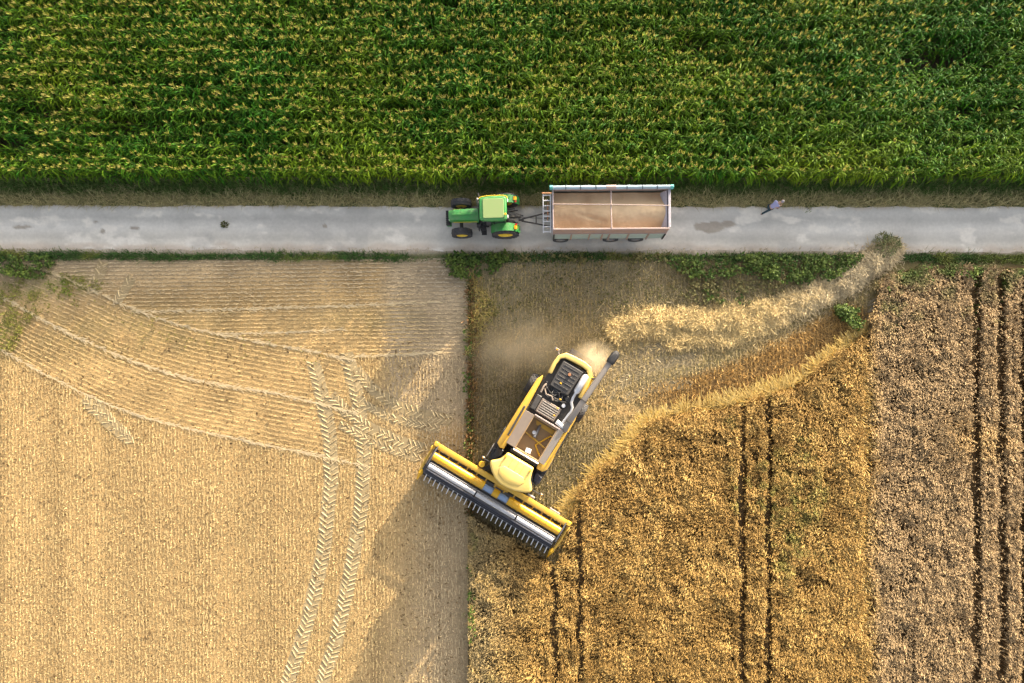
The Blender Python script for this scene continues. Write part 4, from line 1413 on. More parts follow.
    # wheels
    tm, rm = tyre_mesh(0.52, 0.38, 0.30, 22, 0.015), rim_mesh(0.30, 0.38, M_STEEL, 0.5)
    for y in (3.0, -0.29, -1.94):
        for sx in (-1, 1):
            wheel(t, sx * 1.16, y, 0.52, tm, rm, sx)
    for sx in (-1, 1):
        MB().box((sx * 1.0, -hl - 0.12, 1.0), (0.3, 0.08, 0.14)).build('tail_light', M_RED, t, 0.015)
        MB().box((sx * 1.0, -2.75, 0.75), (0.42, 0.03, 0.55)).build('mudguard', M_BLACK, t, 0.01)
    # load
    nx, ny = 52, 140
    X, Y = np.meshgrid(np.linspace(-hw + 0.045, hw - 0.045, nx), np.linspace(-hl + 0.05, hl - 0.05, ny))
    z = 2.42 + 0.52 * np.exp(-((X + 0.1) / 0.9) ** 2) * (0.75 + 0.5 * vn(X + 5, Y + 9, 1.7, 801)) + 0.10 * (fbm(X + 8, Y + 3, 0.9, 803) - 0.5) + 0.02 * (vn(X, Y, 0.12, 804) - 0.5)
    z -= 0.10 * np.exp(-(((X + 0.45 - 0.25 * (Y - 1.2)) / 0.12) ** 2)) * np.exp(-((Y - 1.2) / 0.9) ** 2)
    V = np.stack([X, Y, z], -1).reshape(-1, 3)
    i = np.arange(nx * ny).reshape(ny, nx)
    Q = np.stack([i[:-1, :-1], i[:-1, 1:], i[1:, 1:], i[1:, :-1]], -1).reshape(-1, 4)
    cc = mixc((0.44, 0.29, 0.165), (0.64, 0.47, 0.29), np.clip(fbm(X, Y, 1.4, 805) * 1.8 - 0.4, 0, 1)).reshape(-1, 3)
    # sides and underside so the load is a body
    rim = np.concatenate([i[0, :], i[1:, -1], i[-1, -2::-1], i[-2:0:-1, 0]])
    nb = len(V)
    Vb = V[rim].copy()
    Vb[:, 2] = zb + 0.02
    m = len(rim)
    k = np.arange(m)
    Qs = np.stack([rim[k], nb + k, nb + (k + 1) % m, rim[(k + 1) % m]], -1)
    o = mesh_np('grain_load', np.concatenate([V, Vb]), np.concatenate([Q, Qs]), M_GRAIN, np.concatenate([cc, cc[rim]]), smooth=True)
    o.location = t.location
    o.rotation_euler = t.rotation_euler
    tag(o, 'heaped reddish tan wheat grain filling the long trailer', 'grain')


# ------------------------------------------------------------------ combine
CF = (-0.515, 0.857)
CS = (0.857, 0.515)
CC = (545.0, 425.0)
CROOT = P(*CC)
CROT = math.atan2(0.515, -0.857)
_ci = Matrix.Rotation(-CROT, 3, 'Z')


def K(u, v, z):
    """u px ahead and v px to the machine's left of its middle, as seen at height z -> local metres"""
    w = P(CC[0] + u * CF[0] + v * CS[0], CC[1] + u * CF[1] + v * CS[1], z)
    l = _ci @ (w - CROOT)
    return (l.x, l.y, z)


def kp(mb, pts_, z1, z0):
    top = [K(u, v, z1) for u, v in pts_]
    return mb.prism(top, 0, [(p[0], p[1], z0) for p in top], 0)


def make_combine():
    t = empty('combine_harvester', CROOT, CROT)
    tag(t, 'yellow combine harvester with a wide header cutting the wheat corner', 'combine harvester')
    # hull
    mb = MB()
    kp(mb, [(36, -24), (36, 20), (-40, 19), (-66, 9), (-66, -20), (-38, -25)], 2.55, 0.95)
    mb.build('hull', M_DGREY, t, 0.04)
    kp(MB(), [(-3, -25), (-3, 19), (-40, 18), (-67, 9), (-67, -20), (-38, -25)], 3.02, 2.56).build('engine_deck', M_DGREY, t, 0.02)
    # side panels
    kp(MB(), [(40, -32), (43, -27), (41, -23.5), (-8, -24.5), (-38, -26), (-42, -27.5), (-36, -30.5), (0, -31.5)], 3.35, 1.35).build('side_panel', M_YEL, t, 0.07, True, 3)
    kp(MB(), [(42, 15), (41.5, 22), (38, 25), (-20, 23.5), (-30, 21.5), (-30, 19), (33, 20), (35, 14)], 3.40, 1.35).build('side_panel', M_YEL, t, 0.06, True, 3)
    kp(MB(), [(28, -27.6), (28, -25.4), (-6, -26), (-6, -28.2)], 3.37, 3.2).build('side_vent', M_DGREY, t, 0.01)
    kp(MB(), [(20, 24.6), (20, 23.8), (-6, 23.2), (-6, 24.2)], 3.42, 3.2).build('side_vent', M_DGREY, t, 0.01)
    kp(MB(), [(42, -23), (42, -27), (27, -25.4), (27, -23.2)], 3.52, 3.30).build('front_shoulder', M_YEL, t, 0.05, True, 2)
    # rear hood: a rounded yellow frame
    path = [(-47, -22.5), (-58, -23.5), (-66, -22.5), (-70.5, -18), (-71.5, -8), (-72, 2), (-71, 9), (-66, 13.5), (-55, 15), (-41, 16)]
    mb = MB()
    outer, inner = [], []
    for i, (u, v) in enumerate(path):
        a, b = path[max(i - 1, 0)], path[min(i + 1, len(path) - 1)]
        d = Vector((b[0] - a[0], b[1] - a[1], 0)).normalized()
        nrm = (d.y, -d.x)
        w = 2.9 if 2 < i < 7 else 2.0
        outer.append((u - nrm[0] * -w * 1, v - nrm[1] * -w))
        inner.append((u + nrm[0] * -w, v + nrm[1] * -w))
    n = len(path)
    vs, fs = [], []
    for z in (3.42, 1.6):
        for o_ in outer:
            p = K(*o_, 3.42)
            vs.append((p[0], p[1], z))
        for o_ in inner:
            p = K(*o_, 3.42)
            vs.append((p[0], p[1], z))
    for i in range(n - 1):
        fs += [(i, i + 1, n + i + 1, n + i), (2 * n + i, 3 * n + i, 3 * n + i + 1, 2 * n + i + 1), (i, 2 * n + i, 2 * n + i + 1, i + 1), (n + i, n + i + 1, 3 * n + i + 1, 3 * n + i)]
    fs += [(0, n, 3 * n, 2 * n), (n - 1, 3 * n - 1, 4 * n - 1, 2 * n - 1)]
    mb.poly(vs, fs)
    mb.build('rear_hood', M_YELP, t, 0.07, True, 3)  # sun glare on the yellow hood put in as paler paint
    kp(MB(), [(-66, 13), (-66, 17.5), (-41, 19.5), (-41, 15.5)], 3.30, 1.8).build('rear_side_panel', M_YELO, t, 0.04, True, 2)
    # deck fittings
    kp(MB(), [(-65, -17.5), (-65, 6), (-37, 4.5), (-37, -16.5)], 3.38, 3.0).build('radiator_cover', M_DGREY, t, 0.04)
    mb = MB()
    kp(mb, [(-42, -14), (-42, 2), (-40.5, 2), (-40.5, -14)], 3.41, 3.3)
    for k in range(5):
        kp(mb, [(-62 + 4 * k, -15), (-62 + 4 * k, 3), (-61.3 + 4 * k, 3), (-61.3 + 4 * k, -15)], 3.40, 3.3)
    mb.build('cover_bar', M_BLACK, t, 0.005)
    MB().tube([K(-56, -5, 3.38), K(-56, -5, 3.5)], 0.10, 10).build('filler_cap', M_RUST, t, smooth=True)
    rib = MB()
    kp(rib, [(-22, -16), (-22, 6.5), (-7, 5.5), (-7, -15.5)], 3.36, 3.0)
    eng = rib.build('engine_cover', M_BROWN, t, 0.03)
    for k in range(6):
        u = -20.3 + 2.3 * k
        MB().box((0, 0, 0), (0.01, 0.01, 0.01)).bm.free()
        m2 = MB()
        kp(m2, [(u, -14), (u, 4.5), (u + 1.0, 4.5), (u + 1.0, -14)], 3.41, 3.34)
        m2.build('rib', M_GREYP, eng, 0.012)
    kp(MB(), [(-23, -22.5), (-23, -16.6), (-7, -16), (-7, -22)], 3.32, 3.0).build('air_filter_box', M_DGREY, t, 0.05)
    # engine between the covers
    mb = MB()
    r2 = random.Random(5)
    for k in range(16):
        u, v = r2.uniform(-36, -25), r2.uniform(-22, 8)
        p = K(u, v, 3.12)
        mb.box((p[0], p[1], 3.08), (r2.uniform(0.12, 0.45), r2.uniform(0.1, 0.3), r2.uniform(0.1, 0.4)), (0, 0, r2.uniform(-0.3, 0.3)))
    mb.build('engine_block', M_BLACK, t, 0.02)
    mb = MB()
    for k in range(9):
        p0, p1 = K(r2.uniform(-37, -24), r2.uniform(-22, 6), 3.25), K(r2.uniform(-37, -24), r2.uniform(-22, 8), 3.22)
        mid = ((p0[0] + p1[0]) / 2, (p0[1] + p1[1]) / 2 + r2.uniform(-0.2, 0.2), 3.36)
        mb.tube([p0, mid, p1], 0.03, 6)
    mb.build('engine_hose', M_DGREY, t, smooth=True)
    mb = MB()
    mb.tube([K(-31, -19, 3.2), K(-27, -15, 3.36), K(-28, -9, 3.4), K(-25, -6, 3.36)], 0.05, 8)
    mb.tube([K(-36, -20, 3.2), K(-33, -21, 3.3), K(-26, -20.5, 3.3)], 0.06, 8)
    mb.build('intake_hose', M_BROWN, t, smooth=True)
    mb = MB()
    mb.tube([K(-26, 6, 3.2), K(-26, 6, 3.42)], 0.12, 12)
    mb.build('oil_filter', M_SILVER, t, smooth=True)
    for q in ((-21, 2), (-30, 0), (-13, 3), (-44, -8)):
        p = K(*q, 3.42)
        MB().box((p[0], p[1], 3.385), (0.13, 0.08, 0.06)).build('warning_plate', M_YELO, t, 0.005)
    # exhaust
    mb = MB()
    mb.tube([K(-64, 10, 3.5), K(-62.5, 10, 3.52), K(-45, 10, 3.52), K(-43, 10, 3.5)], [0.13, 0.2, 0.2, 0.12], 14)
    mf = mb.build('muffler', M_SILVER, t, smooth=True)
    mb = MB()
    mb.tube([K(-43.5, 10, 3.5), K(-38, 10, 3.5), K(-33, 11, 3.5), K(-29, 14.5, 3.5), K(-25, 15.5, 3.48), K(-20, 14.8, 3.46), K(-13, 14.2, 3.44), K(-9, 14, 3.42)], 0.085, 10)
    mb.build('exhaust_pipe', M_SILVER, mf, smooth=True)
    MB().tube([K(-9, 8, 3.4), K(-7.5, 17, 3.42)], 0.15, 14).build('exhaust_elbow', M_WHITE, mf, 0.01, True)
    # grain tank: open box
    z0, z1 = 2.7, 3.5
    mb = MB()
    kp(mb, [(35.5, -14.5), (35.5, 13.5), (34.3, 13.5), (34.3, -14.5)], z1, z0)
    kp(mb, [(-1.3, -14.5), (-1.3, 13.5), (-2.5, 13.5), (-2.5, -14.5)], z1, z0)
    kp(mb, [(34.2, -14.5), (34.2, -13.4), (-1.2, -13.4), (-1.2, -14.5)], z1, z0)
    kp(mb, [(34.2, 13.5), (34.2, 12.4), (-1.2, 12.4), (-1.2, 13.5)], z1, z0)
    kp(mb, [(34.2, 12.3), (34.2, -13.3), (-1.2, -13.3), (-1.2, 12.3)], z0 + 0.1, z0)
    tank = mb.build('grain_tank', M_TANK, t, 0.008)
    MB().tube([K(2, -4, 2.75), K(16, -3, 3.2)], 0.1, 10).build('fill_auger', M_STEEL, tank, smooth=True)
    p = K(12, -5, 3.1)
    MB().tube([(p[0], p[1], 3.0), (p[0] + 0.05, p[1], 3.22)], [0.15, 0.11], 12).build('auger_head', M_SILVER, tank, smooth=True)
    MB().tube([K(30, 12, 2.9), K(22, 2, 2.85), K(6, 11, 2.9)], 0.055, 6).build('tank_brace', M_YELO, tank)
    MB().tube([K(16, -13, 2.9), K(20, 12, 2.9)], 0.05, 6).build('tank_brace', M_YEL, tank)
    mb = MB()
    kp(mb, [(0.2, -10), (0.2, 11.5), (4.5, 11.5), (4.0, -8)], 2.85, 2.80)
    mb.build('tank_baffle', M_YEL, tank)
    p = K(31, -1, 3.2)
    MB().box((p[0], p[1], 3.12), (0.34, 0.3, 0.28), (0.2, 0.1, 0.2)).build('level_sensor', M_WHITE, tank, 0.03)
    # folded tank covers
    mb = MB()
    mb.slab([K(35, -14.4, 3.5), K(35, -24.2, 3.78), K(-3, -24.6, 3.78), K(-3, -14.4, 3.5)], 0.05)
    mb.build('tank_cover', M_BROWN, t, 0.01)
    mb = MB()
    mb.slab([K(35, 13.2, 3.5), K(-3.5, 13.2, 3.5), K(-3.5, 19.8, 3.72), K(35, 19.8, 3.72)], 0.05)
    mb.build('tank_cover', M_GREYP, t, 0.01)
    kp(MB(), [(37.6, -15), (37.6, 14), (36.2, 14), (36.2, -15)], 3.58, 3.1).build('tank_front_rail', M_SILVER, t, 0.01)
    kp(MB(), [(40.2, -17), (40.2, 14), (38, 14), (38, -17)], 3.36, 2.7).build('tank_front_wall', M_BLACK, t, 0.01)
    kp(MB(), [(-3, -14), (-3, 18), (-4.4, 18), (-4.4, -14)], 3.55, 3.0).build('tank_rear_rail', M_RAIL, t, 0.01)
    # unloading auger
    mb = MB()
    mb.tube([K(-6, 18.6, 3.3), K(-12, 18.8, 3.62), K(-50, 21, 3.72), K(-88, 23.5, 3.78)], [0.24, 0.185, 0.175, 0.17], 16)
    au = mb.build('unloading_auger', M_GREYP, t, smooth=True)
    mb = MB()
    mb.tube([K(-86, 23.4, 3.78), K(-89, 23.6, 3.78), K(-95, 24.1, 3.72), K(-97.5, 24.3, 3.45)], [0.23, 0.27, 0.27, 0.22], 14)
    mb.build('spout', M_BLACK, au, smooth=True)
    for u in (-14, -40, -66):
        vv = 18.8 + (-u - 12) * 0.062
        MB().tube([K(u, vv, 3.70), K(u - 1.2, vv + 0.05, 3.70)], 0.20, 14).build('collar', M_DGREY, au, smooth=True)
    mb = MB()
    mb.tube([K(-64, 16, 3.3), K(-66, 21.5, 3.45)], 0.05, 6)
    mb.build('auger_rest', M_DGREY, t)
    # cab
    mb = MB()
    bot = [(44, -18), (58, -25), (66, -22), (70, -10), (70, 5), (66, 17), (58, 20), (44, 12)]
    kp(mb, bot, 3.36, 1.7)
    mb.build('cab_glass', M_GLASS, t, 0.03)
    for q in ((45, -18.5), (59, -25.5), (59, 20.5), (45, 12.5)):
        a = K(*q, 3.3)
        MB().tube([(a[0], a[1], 1.6), (a[0], a[1], 3.42)], 0.05, 8).build('cab_post', M_BLACK, t, smooth=True)
    ro = [(42.5, -18), (42.5, 13), (48, 14), (55, 16.5), (60, 21), (63.5, 23.5), (66.5, 22.5), (69.5, 17), (72.5, 9), (74, 0), (74.2, -8), (72, -16), (67, -23), (62, -28), (58.5, -28.5), (55.5, -25), (52, -21), (47, -19)]
    mb = MB()
    tp = [K(u, v, 3.80) for u, v in ro]
    cx, cy = sum(p[0] for p in tp) / len(tp), sum(p[1] for p in tp) / len(tp)
    mb.prism([(cx + (p[0] - cx) * 0.95, cy + (p[1] - cy) * 0.95, 3.83) for p in tp], 0, [(p[0], p[1], 3.45) for p in tp], 0)
    roof = mb.build('cab_roof', M_YELP, t, 0.09, True, 3)
    mb = MB()
    kp(mb, [(56, -14), (56, 9), (60, 12), (66, 9), (69, 0), (69, -7), (66, -15), (60, -17)], 3.865, 3.80)
    mb.build('roof_dome', M_YELP, roof, 0.03, True, 2)
    for v in (-10, -3.5, 3):
        mb = MB()
        kp(mb, [(45, v), (45, v + 0.8), (54, v + 1.0), (54, v)], 3.855, 3.80)
        mb.build('roof_ridge', M_YELP, roof, 0.012)
    for v in (-20, -12, 4, 12):
        p = K(70 if abs(v + 4) < 10 else 66.5, v, 3.5)
        MB().box((p[0], p[1], 3.42), (0.2, 0.16, 0.1)).build('work_light', M_WHITE, roof, 0.02)
    for q in ((47, -17.5), (47, 11)):
        p = K(*q, 3.9)
        MB().tube([(p[0], p[1], 3.78), (p[0], p[1], 3.97)], 0.06, 10).build('beacon', M_ORANGE, roof, smooth=True)
    # platforms, mirrors and ladder either side of the cab
    kp(MB(), [(44, -21), (46, -32), (57, -32), (56, -26), (50, -21)], 2.1, 1.95).build('platform', M_BLACK, t, 0.02)
    kp(MB(), [(45, 15), (55, 18), (57, 24), (46, 24.5)], 2.1, 1.95).build('platform', M_BLACK, t, 0.02)
    mb = MB()
    kp(mb, [(43, -22), (43, -29), (55, -29.5), (55, -25), (49, -21.5)], 3.0, 2.2)
    mb.build('side_cabinet', M_BLACK, t, 0.05)
    mb = MB()
    kp(mb, [(45, 16), (47, 25), (54, 25.5), (54, 18)], 2.9, 2.25)
    mb.build('side_cabinet', M_NAVY, t, 0.05)
    for (q0, q1) in (((60, -24), (60, -36)), ((62, 18), (62, 33))):
        mb = MB()
        a, b = K(*q0, 3.1), K(*q1, 3.1)
        mb.tube([a, b, (b[0], b[1], 2.7)], 0.025, 6)
        mb.box((b[0], b[1], 2.65), (0.26, 0.08, 0.5))
        mi = mb.build('mirror', M_BLACK, t, 0.015)
        MB().box((b[0], b[1] - 0.01, 3.02), (0.12, 0.12, 0.12)).build('indicator', M_ORANGE, mi, 0.02)
    mb = MB()
    a, b = K(54, -34, 1.6), K(44, -34, 1.6)
    mb.tube([(a[0], a[1], 0.5), a, (a[0], a[1], 2.9)], 0.025, 6).tube([(b[0], b[1], 0.5), b, (b[0], b[1], 2.9)], 0.025, 6)
    mb.tube([(a[0], a[1], 2.9), (b[0], b[1], 2.9)], 0.025, 6)
    for k in range(5):
        z = 0.5 + 0.34 * k
        mb.tube([(a[0], a[1], z), (b[0], b[1], z)], 0.03, 6)
    mb.build('ladder', M_STEEL, t)
    # wheels
    tf, rf = tyre_mesh(0.93, 0.72, 0.46, 20, 0.05), rim_mesh(0.46, 0.72, M_RIMY, 0.5)
    tr, rr = tyre_mesh(0.66, 0.50, 0.32, 18, 0.04), rim_mesh(0.32, 0.50, M_RIMY, 0.5)
    mid = K(0, -4.5, 1.0)[0]
    for sx in (-1, 1):
        wheel(t, mid + sx * 1.52, K(36, 0, 0.9)[1], 0.93, tf, rf, sx)
        wheel(t, mid + sx * 1.86, K(-29, 0, 0.7)[1], 0.66, tr, rr, sx)
    MB().box((mid, K(-29, 0, 0.7)[1], 0.72), (3.2, 0.2, 0.24)).build('axle', M_DGREY, t, 0.03)
    MB().box((mid, K(36, 0, 0.9)[1], 0.95), (2.6, 0.32, 0.36)).build('axle', M_DGREY, t, 0.03)
    # rear light arm
    mb = MB()
    a, b = K(-66, -22, 2.9), K(-71, -28.5, 2.9)
    mb.tube([a, b], 0.05, 6)
    mb.box((b[0], b[1], 2.9), (0.34, 0.16, 0.3))
    ar = mb.build('light_arm', M_STEEL, t, 0.01)
    MB().tube([(b[0], b[1], 3.05), (b[0], b[1], 3.2)], 0.06, 10).build('beacon', M_ORANGE, ar, smooth=True)
    MB().box((mid, K(-74, 0, 1.2)[1], 1.05), (1.6, 0.7, 0.5), (0.3, 0, 0)).build('straw_chopper', M_DGREY, t, 0.04)
    # feeder house
    mb = MB()
    a = [K(58, -13, 1.9), K(58, 4, 1.9), K(78, 3, 1.15), K(78, -13, 1.15)]
    mb.prism(a, 0, [(p[0], p[1], p[2] - 0.75) for p in a], 0)
    mb.build('feeder_house', M_YEL, t, 0.03)

    # ---- header
    hd_v0, hd_v1 = -81.5, 69.5
    mb = MB()
    kp(mb, [(70.5, hd_v0), (70.5, hd_v1), (76, hd_v1), (76, hd_v0)], 1.42, 1.18)
    hd = mb.build('header', M_YEL, t, 0.05, True, 2)
    # back sheet and floor
    mb = MB()
    mb.slab([K(76.6, hd_v0, 1.2), K(76.6, hd_v1, 1.2), K(77.6, hd_v1, 0.25), K(77.6, hd_v0, 0.25)], 0.03)
    mb.build('back_sheet', M_BLACK, hd)
    mb = MB()
    mb.slab([K(77.5, hd_v0, 0.24), K(77.5, hd_v1, 0.24), K(104, hd_v1, 0.14), K(104, hd_v0, 0.14)], 0.05)
    mb.build('table', M_STEEL, hd)
    # table auger in yellow, blue sleeves beside the feeder
    def tubev(v0, v1, u, z, r, name, mat, n=14):
        MB().tube([K(u, v0, z), K(u, v1, z)], r, n).build(name, mat, hd, 0.01, True)
    tubev(-80, -21, 83.5, 1.22, 0.29, 'auger_tube', M_YELO)
    tubev(7, 67, 83.5, 1.22, 0.29, 'auger_tube', M_YELO)
    tubev(-20.9, -10.5, 84, 1.22, 0.22, 'auger_sleeve', M_BLUE)
    tubev(-3.5, 6.9, 84, 1.22, 0.22, 'auger_sleeve', M_BLUE)
    tubev(-10.4, -3.6, 83.8, 1.22, 0.28, 'auger_core', M_YELO)
    # auger flights
    for (v0, v1, hand) in ((-79, -22, 1), (8, 66, -1)):
        mb = MB()
        vs, fs = [], []
        nst = 12 * 14
        for k in range(nst + 1):
            f = k / nst
            v = v0 + (v1 - v0) * f
            c = K(83.5, v, 1.22)
            an = hand * 2 * math.pi * 9 * f
            for r in (0.27, 0.325):
                vs.append((c[0], c[1] + r * math.cos(an), 1.22 + r * math.sin(an)))
        for k in range(nst):
            fs.append((2 * k, 2 * k + 1, 2 * k + 3, 2 * k + 2))
        mb.poly(vs, fs)
        fl_ = mb.build('auger_flight', M_YELO, hd)
        so = fl_.modifiers.new('thickness', 'SOLIDIFY')
        so.thickness = 0.02
    # black brackets between the rail and the auger
    for v in np.linspace(hd_v0 + 5, hd_v1 - 5, 14):
        a, b = K(76, v, 1.22), K(79.2, v, 1.1)
        MB().box(((a[0] + b[0]) / 2, (a[1] + b[1]) / 2, 1.20), (0.10, 0.26, 0.06)).build('rail_bracket', M_YEL, hd, 0.01)
    # reel: silver centre tube in three lengths, bats, tines
    ru, rz = 94.5, 1.15
    for (v0, v1) in ((-79, -25), (-23.5, 22), (23.5, 66)):
        mb = MB()
        mb.tube([K(ru, v0, rz + 0.16), K(ru, v1, rz + 0.16)], 0.165, 14)
        mb.build('reel_tube', M_SILVER, hd, 0.01, True)
    for k in range(6):
        a = math.radians(-5 + 60 * k)
        du, dz = 8.0 * math.cos(a), 0.5 * math.sin(a)
        mb = MB()
        c0, c1 = K(ru + du, hd_v0 + 3, rz + dz), K(ru + du, hd_v1 - 3, rz + dz)
        mb.tube([c0, c1], 0.055 if k in (0, 1) else 0.03, 8)
        if k in (4, 5):
            for v in np.linspace(hd_v0 + 5, hd_v1 - 5, 28):
                p = K(ru + du, v, rz + dz)
                mb.tube([p, (p[0], p[1] + 0.04, p[2] - 0.30)], 0.012, 4)
        mb.build('reel_bat', M_NAVY if k in (0, 1) else M_STEEL, hd, smooth=True)
    mb = MB()
    a, b = K(100.8, hd_v0 + 2.5, 1.2), K(100.8, hd_v1 - 2.5, 1.2)
    mb.box(((a[0] + b[0]) / 2, (a[1] + b[1]) / 2, 1.12), (abs(a[0] - b[0]), 0.10, 0.10))
    mb.build('reel_beam', M_NAVY, hd, 0.02)
    for v in np.linspace(hd_v0 + 5.5, hd_v1 - 5.0, 28):
        p = K(102.3, v, 1.08)
        q = K(110.0, v + 0.6, 0.92)
        MB().tube([p, q, (q[0], q[1] + 0.06, q[2] - 0.22)], [0.036, 0.03, 0.015], 5).build('tine', M_SILVER, hd, smooth=True)
    # spiders and reel arms
    for v in (hd_v0 + 2.5, -24.2, 22.8, hd_v1 - 2.5):
        mb = MB()
        for k in range(6):
            a = math.radians(-8 + 60 * k)
            mb.tube([K(ru, v, rz), K(ru + 8 * math.cos(a), v, rz + 0.5 * math.sin(a))], 0.03, 6)
        mb.build('reel_spider', M_NAVY, hd)
    for v in (hd_v0 + 0.8, hd_v1 - 0.8):
        MB().tube([K(73, v, 1.45), K(85, v, 1.5), K(ru, v, rz + 0.05)], 0.05, 8).build('reel_arm', M_STEEL, hd, smooth=True)
    # second shaft (dashed look behind the reel tube)
    tubev(-78, 65, 89.3, 1.0, 0.05, 'cross_shaft', M_DGREY, 8)
    # end sheets and dividers
    for (v, s) in ((hd_v0, -1), (hd_v1, 1)):
        mb = MB()
        pts3 = [K(70, v, 1.35), K(84, v, 1.30), K(100, v, 0.75), K(106, v, 0.3), K(104, v, 0.12), K(72, v, 0.2)]
        th = 0.05 * (1 if s < 0 else -1)
        mb.prism(pts3, 0, [(p[0] + th, p[1], p[2]) for p in pts3], 0)
        mb.build('end_sheet', M_DGREY, hd, 0.008)
        mb = MB()
        vv = v + s * 2.0
        mb.tube([K(71, v + s * 0.6, 1.5), K(78, vv + s * 0.8, 1.25), K(90, vv + s * 1.2, 0.95), K(102, vv, 0.6), K(111.5, v + s * 0.6, 0.22)], [0.05, 0.07, 0.08, 0.10, 0.02], 8)
        mb.build('crop_divider', M_YEL, hd, smooth=True)
        mb = MB()
        mb.tube([K(101, v + s * 1.0, 0.66), K(104, v + s * 0.9, 0.6), K(113, v + s * 0.2, 0.18)], [0.06, 0.17, 0.02], 8)
        mb.build('divider_tip', M_YELO, hd, smooth=True)
        mb = MB()
        a = K(72, v + s * 1.5, 1.4)
        mb.box((a[0], a[1], 1.45), (0.3, 0.3, 0.22))
        mb.box((a[0] + 0.14 * -s, a[1] + 0.35, 1.4), (0.14, 0.3, 0.16))
        mb.build('drive_cover', M_YEL, hd, 0.04, True)
    p = K(71.5, 53, 1.1)
    MB().box((p[0], p[1] - 0.15, 1.0), (0.75, 0.12, 0.2)).build('number_plate', M_RAIL, hd, 0.01)
    p = K(68.5, 25, 1.1)
    MB().box((p[0], p[1], 1.0), (0.5, 0.16, 0.25)).build('coupler', M_STEEL, hd, 0.02)
    mb = MB()
    for k in range(3):
        mb.tube([K(58, -24 - k, 1.6), K(66, -25 - 1.5 * k, 1.3), K(73, -30 - 3 * k, 1.35)], 0.03, 6)
    mb.build('hydraulic_hose', M_BLACK, hd, smooth=True)
    p = K(66, -34, 1.3)
    MB().tube([(p[0], p[1], 1.2), (p[0], p[1], 1.45)], 0.2, 14).build('pulley_guard', M_YELO, hd, 0.02, True)
    # cutter bar
    mb = MB()
    a, b = K(104.5, hd_v0 + 1, 0.14), K(104.5, hd_v1 - 1, 0.14)
    mb.box(((a[0] + b[0]) / 2, (a[1] + b[1]) / 2, 0.12), (abs(a[0] - b[0]), 0.1, 0.05))
    mb.build('cutter_bar', M_DGREY, hd)


# ------------------------------------------------------------------ person
def skinned(name, verts, edges, radii, mat, parent, root=0, sub=2):
    me = bpy.data.meshes.new(name)
    me.from_pydata(verts, edges, [])
    o = bpy.data.objects.new(name, me)
    COL.objects.link(o)
    o.modifiers.new('skin', 'SKIN').use_smooth_shade = True
    sv = me.skin_vertices[0].data
    for i, r in enumerate(radii):
        r = r if isinstance(r, tuple) else (r, r)
        sv[i].radius = r
        sv[i].use_root = (i == root)
    s = o.modifiers.new('sub', 'SUBSURF')
    s.levels = s.render_levels = sub
    dg = bpy.context.evaluated_depsgraph_get()
    m2 = bpy.data.meshes.new_from_object(o.evaluated_get(dg))
    m2.name = name
    m2.materials.clear()
    m2.materials.append(mat)
    for p in m2.polygons:
        p.use_smooth = True
    bpy.data.objects.remove(o)
    bpy.data.meshes.remove(me)
    n = bpy.data.objects.new(name, m2)
    return link(n, parent)


